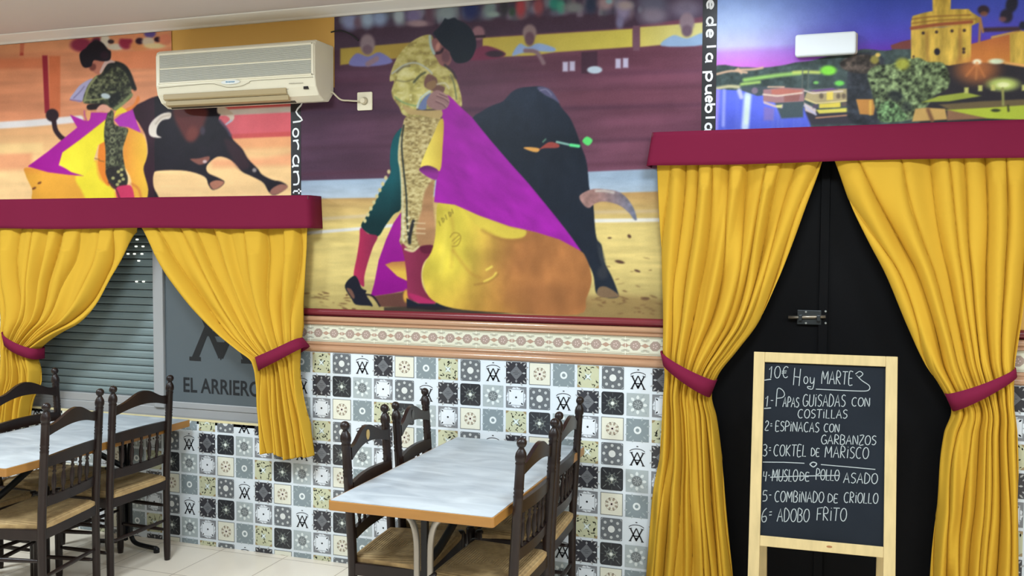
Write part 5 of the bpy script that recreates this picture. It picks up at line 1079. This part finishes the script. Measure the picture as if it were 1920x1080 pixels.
chalk_line(crom([(1604, 702), (1612, 697), (1618, 702), (1611, 708), (1606, 704), (1616, 714), (1630, 724), (1629, 732), (1616, 734), (1570, 732), (1530, 730)], 5), .0031)
chalk_line([(1433, 713), (1446, 711)], .004); chalk_line([(1433, 766), (1446, 765)], .004)
chalk_line([(1431, 866.5), (1470, 867), (1509, 869)], .0031); chalk_line(crom([(1519, 871), (1525, 867), (1532, 870), (1526, 876), (1519, 871)], 4), .004); chalk_line([(1540, 871.5), (1590, 876), (1642, 881)], .0031)
chalk_line([(1445, 895), (1500, 893), (1574, 892)], .0035)
obj('chalk_writing', bm, chalk, brd)

# ------------------------------------------------------------------ rush-seated ladder-back chairs
dark = mat('dark_stained_wood', (31, 20, 18), 0.36, spec=0.35, vary=(5, .25, (3, 3, .7)))
rush = bpy.data.materials.new('woven_rush'); rush.use_nodes = True; N = rush.node_tree.nodes; L = rush.node_tree.links; b = N['Principled BSDF']
tc = N.new('ShaderNodeTexCoord'); sp = N.new('ShaderNodeSeparateXYZ'); L.new(tc.outputs['Object'], sp.inputs[0])
def mth(op, a, b_=None):
    n_ = N.new('ShaderNodeMath'); n_.operation = op
    for i, v in enumerate((a, b_)):
        if v is None: continue
        if isinstance(v, (int, float)): n_.inputs[i].default_value = v
        else: L.new(v, n_.inputs[i])
    return n_.outputs[0]
cxn = mth('SUBTRACT', sp.outputs['X'], .165); axn = mth('ABSOLUTE', cxn); ayn = mth('ABSOLUTE', sp.outputs['Y'])
cmpn = mth('GREATER_THAN', axn, ayn)
mixc = N.new('ShaderNodeMix'); L.new(cmpn, mixc.inputs['Factor']); L.new(sp.outputs['X'], mixc.inputs['A']); L.new(sp.outputs['Y'], mixc.inputs['B'])
mixc2 = N.new('ShaderNodeMix'); L.new(cmpn, mixc2.inputs['Factor']); L.new(axn, mixc2.inputs['B']); L.new(ayn, mixc2.inputs['A'])
wav = mth('SINE', mth('MULTIPLY', mixc2.outputs['Result'], 620))
nz = N.new('ShaderNodeTexNoise'); nz.inputs['Scale'].default_value = 40; nz.inputs['Detail'].default_value = 4; L.new(tc.outputs['Object'], nz.inputs['Vector'])
nz2 = N.new('ShaderNodeTexNoise'); nz2.inputs['Scale'].default_value = 5; L.new(tc.outputs['Object'], nz2.inputs['Vector'])
fac = mth('ADD', mth('MULTIPLY', wav, .09), mth('ADD', mth('MULTIPLY', nz.outputs['Fac'], .5), mth('MULTIPLY', nz2.outputs['Fac'], .5)))
cr = N.new('ShaderNodeValToRGB'); cr.color_ramp.elements[0].position = .25; cr.color_ramp.elements[1].position = .75
cr.color_ramp.elements[0].color = lin((128, 102, 66)); cr.color_ramp.elements[1].color = lin((188, 158, 108)); L.new(fac, cr.inputs[0]); L.new(cr.outputs[0], b.inputs['Base Color'])
bp_ = N.new('ShaderNodeBump'); bp_.inputs['Strength'].default_value = .5; bp_.inputs['Distance'].default_value = .003; L.new(wav, bp_.inputs['Height']); L.new(bp_.outputs[0], b.inputs['Normal']); b.inputs['Roughness'].default_value = .7
CH = .985
def lean(z): return (-max(0, z-.44)*.060, 0.0)
POST = [(.0145, .0), (.0165, .02), (.0175, .06), (.018, .40), (.0185, .50), (.018, .765), (.0195, .772), (.0165, .778), (.0195, .786), (.0165, .792), (.0195, .799), (.018, .805), (.0178, .888), (.0198, .893), (.0165, .899),
        (.0198, .904), (.021, .910), (.0215, .918), (.0195, .930), (.0135, .942), (.0095, .948), (.0105, .951), (.0155, .955), (.0185, .9625), (.0188, .968), (.0165, .976), (.010, .9825), (.003, .985)]
HW = .205                                      # half distance of the rear posts
def curved(y): return -.016*math.cos(y/HW*1.5)  # rails bow back
def rail(bm, zt, zb, th, n_=14, bow=1.0):       # between the rear posts; zt/zb: functions of y
    A, B = [], []
    for k in range(n_+1):
        y = -HW+.012+(2*HW-.024)*k/n_; zt_, zb_ = zt(y), zb(y); row = []
        for z, dx in ((zb_, -th/2), (zb_, th/2), (zt_, th/2), (zt_, -th/2)):
            row.append(bm.verts.new((lean(z)[0]+curved(y)*bow+.012+dx, y, z)))
        A.append(row)
    for a, b_ in zip(A, A[1:]):
        for i in range(4): bm.faces.new((a[i], a[(i+1) % 4], b_[(i+1) % 4], b_[i]))
    bm.faces.new(A[0][::-1]); bm.faces.new(A[-1])
def hump(y):
    u = abs(y)/HW
    return .5+.5*math.cos(math.pi*min(1, u/.86))
def make_chair(label, loc, rz, medal=None):
    t = thing('dining_chair', label, 'chair', loc, rz, 'dark ladder-back chairs at the tables')
    for s in (-1, 1):
        bm = bmesh.new(); lathe(bm, POST, lambda z, s=s: (lean(z)[0], s*HW), 14)
        obj('rear_post', bm, dark, t, smooth=True)
    bm = bmesh.new(); rail(bm, lambda y: .880+.052*hump(y), lambda y: .828+.036*math.cos(y/HW*1.57), .017, 22); tr = obj('crest_rail', bm, dark, t, auto=True)
    if medal:
        bm = bmesh.new(); zc_ = .893; x0 = lean(zc_)[0]+curved(0)+.012+.0085
        prism(bm, ellipse(0, zc_, .0165, .021, 20), lambda y, z: (x0+.0015, y, z), lambda y, z: (x0-.001, y, z))
        obj('medallion', bm, mat('brass_medallion', (206, 174, 104), .4, metal=.2) if medal == 'gold' else mat('dark_medallion', (28, 22, 22), .3), tr)['label'] = 'oval brass medallion' if medal == 'gold' else 'oval dark medallion'
    bm = bmesh.new(); rail(bm, lambda y: .742+.008*math.cos(y/HW*1.57), lambda y: .698, .017); obj('middle_rail', bm, dark, t, auto=True)
    bm = bmesh.new(); rail(bm, lambda y: .565, lambda y: .522, .017); obj('lower_rail', bm, dark, t, auto=True)
    for k in range(5):
        y = -.125+k*.0625; bm = bmesh.new()
        lathe(bm, [(.006, .560), (.0075, .575), (.005, .582), (.0095, .600), (.0105, .628), (.0075, .652), (.005, .660), (.0095, .668), (.005, .676), (.0075, .690), (.006, .703)], lambda z, y=y: (lean(z)[0]+curved(y)+.012, y), 10)
        obj('spindle', bm, dark, t, smooth=True)
    FX, FW = .312, .212                         # front legs
    for s in (-1, 1):
        bm = bmesh.new(); lathe(bm, [(.014, 0), (.017, .03), (.018, .25), (.0195, .40), (.0205, .432), (.0195, .45), (.012, .458)], lambda z, s=s: (FX, s*FW), 14); obj('front_leg', bm, dark, t, smooth=True)
    for name, segs in (('seat_rail', [((0, -HW), (FX, -FW)), ((0, HW), (FX, FW)), ((0, -HW), (0, HW)), ((FX, -FW), (FX, FW))]),):
        for (xa, ya), (xb, yb) in segs:
            bm = bmesh.new(); d = np.array([xb-xa, yb-ya]); d = d/np.hypot(*d); n_ = np.array([-d[1], d[0]])*.011; a = np.array([xa, ya])+d*.012; e = np.array([xb, yb])-d*.012
            hexa(bm, [(*(a-n_), .382), (*(e-n_), .382), (*(e+n_), .382), (*(a+n_), .382), (*(a-n_), .43), (*(e-n_), .43), (*(e+n_), .43), (*(a+n_), .43)]); obj(name, bm, dark, t, bevel=.003)
    # woven seat: cushion-like slab, slightly dished
    bm = bmesh.new(); n1 = 20; g = []
    for j in range(n1+1):
        v = -1+2*j/n1; row = []
        for i in range(n1+1):
            u = -1+2*i/n1; xx = (FX/2)+(FX/2+.012)*u; hwid = HW-.012+(FW+.016-HW+.012)*(u+1)/2
            c = 1-.06*abs(u*v)**3; row.append((xx-.004*abs(v)**4*np.sign(u), hwid*v*(1-.02*abs(u)**6), u, v))
        g.append(row)
    def zt_(u, v):
        r = max(abs(u), abs(v)); return .462-.012*(1-r*r)-.016*max(0, (r-.86)/.14)**2.2
    top = [[bm.verts.new((x, y, zt_(u, v))) for x, y, u, v in row] for row in g]; bot = [[bm.verts.new((x, y, .428-.0*u)) for x, y, u, v in row] for row in g]
    for j in range(n1):
        for i in range(n1):
            bm.faces.new((top[j][i], top[j][i+1], top[j+1][i+1], top[j+1][i])); bm.faces.new((bot[j][i], bot[j+1][i], bot[j+1][i+1], bot[j][i+1]))
    for k in range(n1):
        for a, b_ in (((0, k), (0, k+1)), ((n1, k+1), (n1, k)), ((k+1, 0), (k, 0)), ((k, n1), (k+1, n1))):
            bm.faces.new((top[a[0]][a[1]], bot[a[0]][a[1]], bot[b_[0]][b_[1]], top[b_[0]][b_[1]]))
    obj('seat', bm, rush, t, auto=True)['label'] = 'woven rush seat'
    for a, b_ in (((0, -HW, .16), (FX, -FW, .16)), ((0, HW, .16), (FX, FW, .16)), ((0, -HW, .29), (FX, -FW, .29)), ((0, HW, .29), (FX, FW, .29)), ((0, -HW, .215), (0, HW, .215)), ((FX, -FW, .235), (FX, FW, .235))):
        bm = bmesh.new(); a, b_ = np.array(a), np.array(b_); pts = [tuple(a+(b_-a)*q) for q in (0.03, .12, .5, .88, .97)]
        tube(bm, pts, [.006, .0085, .0105, .0085, .006], 10); obj('stretcher', bm, dark, t, smooth=True)
    return t
make_chair('dark chair with a brass oval on its crest, left of the middle table', (.822, -.883, 0), .087, 'gold')
make_chair('dark chair with a dark oval on its crest, back left of the middle table', (.798, -.40, 0), .11, 'dark')
make_chair('dark wooden rush-seat chair at the front right of the middle table', (1.524, -.945, 0), math.pi)
make_chair('dark wooden rush-seat chair at the far right of the middle table by the tiles', (1.488, -.385, 0), math.pi+.05)
make_chair('nearest dark wooden rush-seat chair on the right side of the left table', (-.67, -.977, 0), math.pi+.2)
make_chair('dark wooden rush-seat chair by the tiled wall on the right side of the left table', (-.715, -.475, 0), math.pi)
make_chair('dark wooden chair at the far side of the left table, before the curtain', (-1.43, -.465, 0), 0)
make_chair('dark chair cut off by the left edge, across the left table', (-1.41, -.985, 0), 0)

# ------------------------------------------------------------------ tables
lam = bpy.data.materials.new('grey_laminate'); lam.use_nodes = True; N = lam.node_tree.nodes; L = lam.node_tree.links; b = N['Principled BSDF']
tc = N.new('ShaderNodeTexCoord'); mp = N.new('ShaderNodeMapping'); mp.inputs['Scale'].default_value = (1.3, 4, 1); mp.inputs['Rotation'].default_value = (0, 0, .12); L.new(tc.outputs['Object'], mp.inputs[0])
nz = N.new('ShaderNodeTexNoise'); nz.inputs['Scale'].default_value = 3.2; nz.inputs['Detail'].default_value = 7; nz.inputs['Distortion'].default_value = .8; L.new(mp.outputs[0], nz.inputs['Vector'])
cr = N.new('ShaderNodeValToRGB'); cr.color_ramp.elements[0].position = .3; cr.color_ramp.elements[1].position = .72; cr.color_ramp.elements[0].color = lin((150, 158, 165)); cr.color_ramp.elements[1].color = lin((186, 193, 197))
L.new(nz.outputs['Fac'], cr.inputs[0]); L.new(cr.outputs[0], b.inputs['Base Color']); b.inputs['Roughness'].default_value = .5
oak = mat('varnished_wood_edge', (160, 112, 54), .35, vary=(4, .12, (1, 1, 6)))
grey_tube = mat('grey_metal_tube', (160, 154, 146), .35, metal=.6); black_steel = mat('black_steel', (18, 18, 22), .45, metal=.3)
def table(label, x0, x1, y0, y1, h, legm):
    cx, cy_ = (x0+x1)/2, (y0+y1)/2; t = thing('dining_table', label, 'table', (cx, cy_, 0), 0, 'grey topped dining tables'); hx, hy = (x1-x0)/2, (y1-y0)/2
    bm = bmesh.new(); prism(bm, rrect(-hx+.006, hx-.006, -hy+.006, hy-.006, .008), lambda x, y: (x, y, h), lambda x, y: (x, y, h-.034)); obj('tabletop', bm, lam, t)
    bm = bmesh.new(); o_ = rrect(-hx, hx, -hy, hy, .012); i_ = rrect(-hx+.006, hx-.006, -hy+.006, hy-.006, .008)
    vo = [[bm.verts.new((x, y, z)) for x, y in o_] for z in (h-.001, h-.037)]; vi = [[bm.verts.new((x, y, z)) for x, y in i_] for z in (h-.001, h-.037)]; n_ = len(o_)
    for k in range(n_):
        k2 = (k+1) % n_
        bm.faces.new((vo[0][k], vo[0][k2], vo[1][k2], vo[1][k])); bm.faces.new((vi[0][k], vi[1][k], vi[1][k2], vi[0][k2])); bm.faces.new((vo[0][k], vi[0][k], vi[0][k2], vo[0][k2])); bm.faces.new((vo[1][k], vo[1][k2], vi[1][k2], vi[1][k]))
    obj('edge_band', bm, oak, t, bevel=.002)
    for sy_ in (-1, 1):
        yl = sy_*(hy-.135)
        bm = bmesh.new(); box(bm, -.09, .09, yl-.035, yl+.035, h-.044, h-.034); obj('mounting_plate', bm, black_steel, t)
        bm = bmesh.new(); box(bm, -.012, .012, yl+sy_*-.012-.01, yl+sy_*-.012+.01, .05, h-.044); col_ = obj('column', bm, black_steel, t)
        for s in (-1, 1):
            bm = bmesh.new(); pts = crom([(s*.085, yl, h-.045), (s*.072, yl, h-.062), (s*.045, yl, h-.092), (s*.030, yl, h-.15), (s*.027, yl, h-.26), (s*.027, yl, .12), (s*.034, yl, .07), (s*.07, yl, .035), (s*.2, yl, .022)], 5)
            tube(bm, pts, .0125, 10); obj('leg', bm, legm, t, smooth=True)
            bm = bmesh.new(); lathe(bm, [(.016, 0), (.016, .02), (.008, .03)], lambda z, s=s: (s*.2, yl), 12); obj('foot', bm, black_steel, t)
        bm = bmesh.new(); tube(bm, crom([(.0, yl-sy_*.02, h-.25), (.02, yl-sy_*.10, h-.21), (.035, yl-sy_*.24, h-.13), (.045, yl-sy_*.37, h-.055), (.05, yl-sy_*.42, h-.04)], 5), .016, 8); obj('brace', bm, black_steel, t, smooth=True)
    bm = bmesh.new(); box(bm, -.02, .1, -.07, .07, h-.048, h-.034); obj('brace_plate', bm, black_steel, t)
    return t
table('grey topped wooden-edged dining table in the middle, short end to the tiled wall', .851, 1.503, -1.297, -.06, .73, grey_tube)
table('grey topped wooden-edged dining table at the left, short end under the window', -1.37, -.722, -1.275, -.06, .71, black_steel)
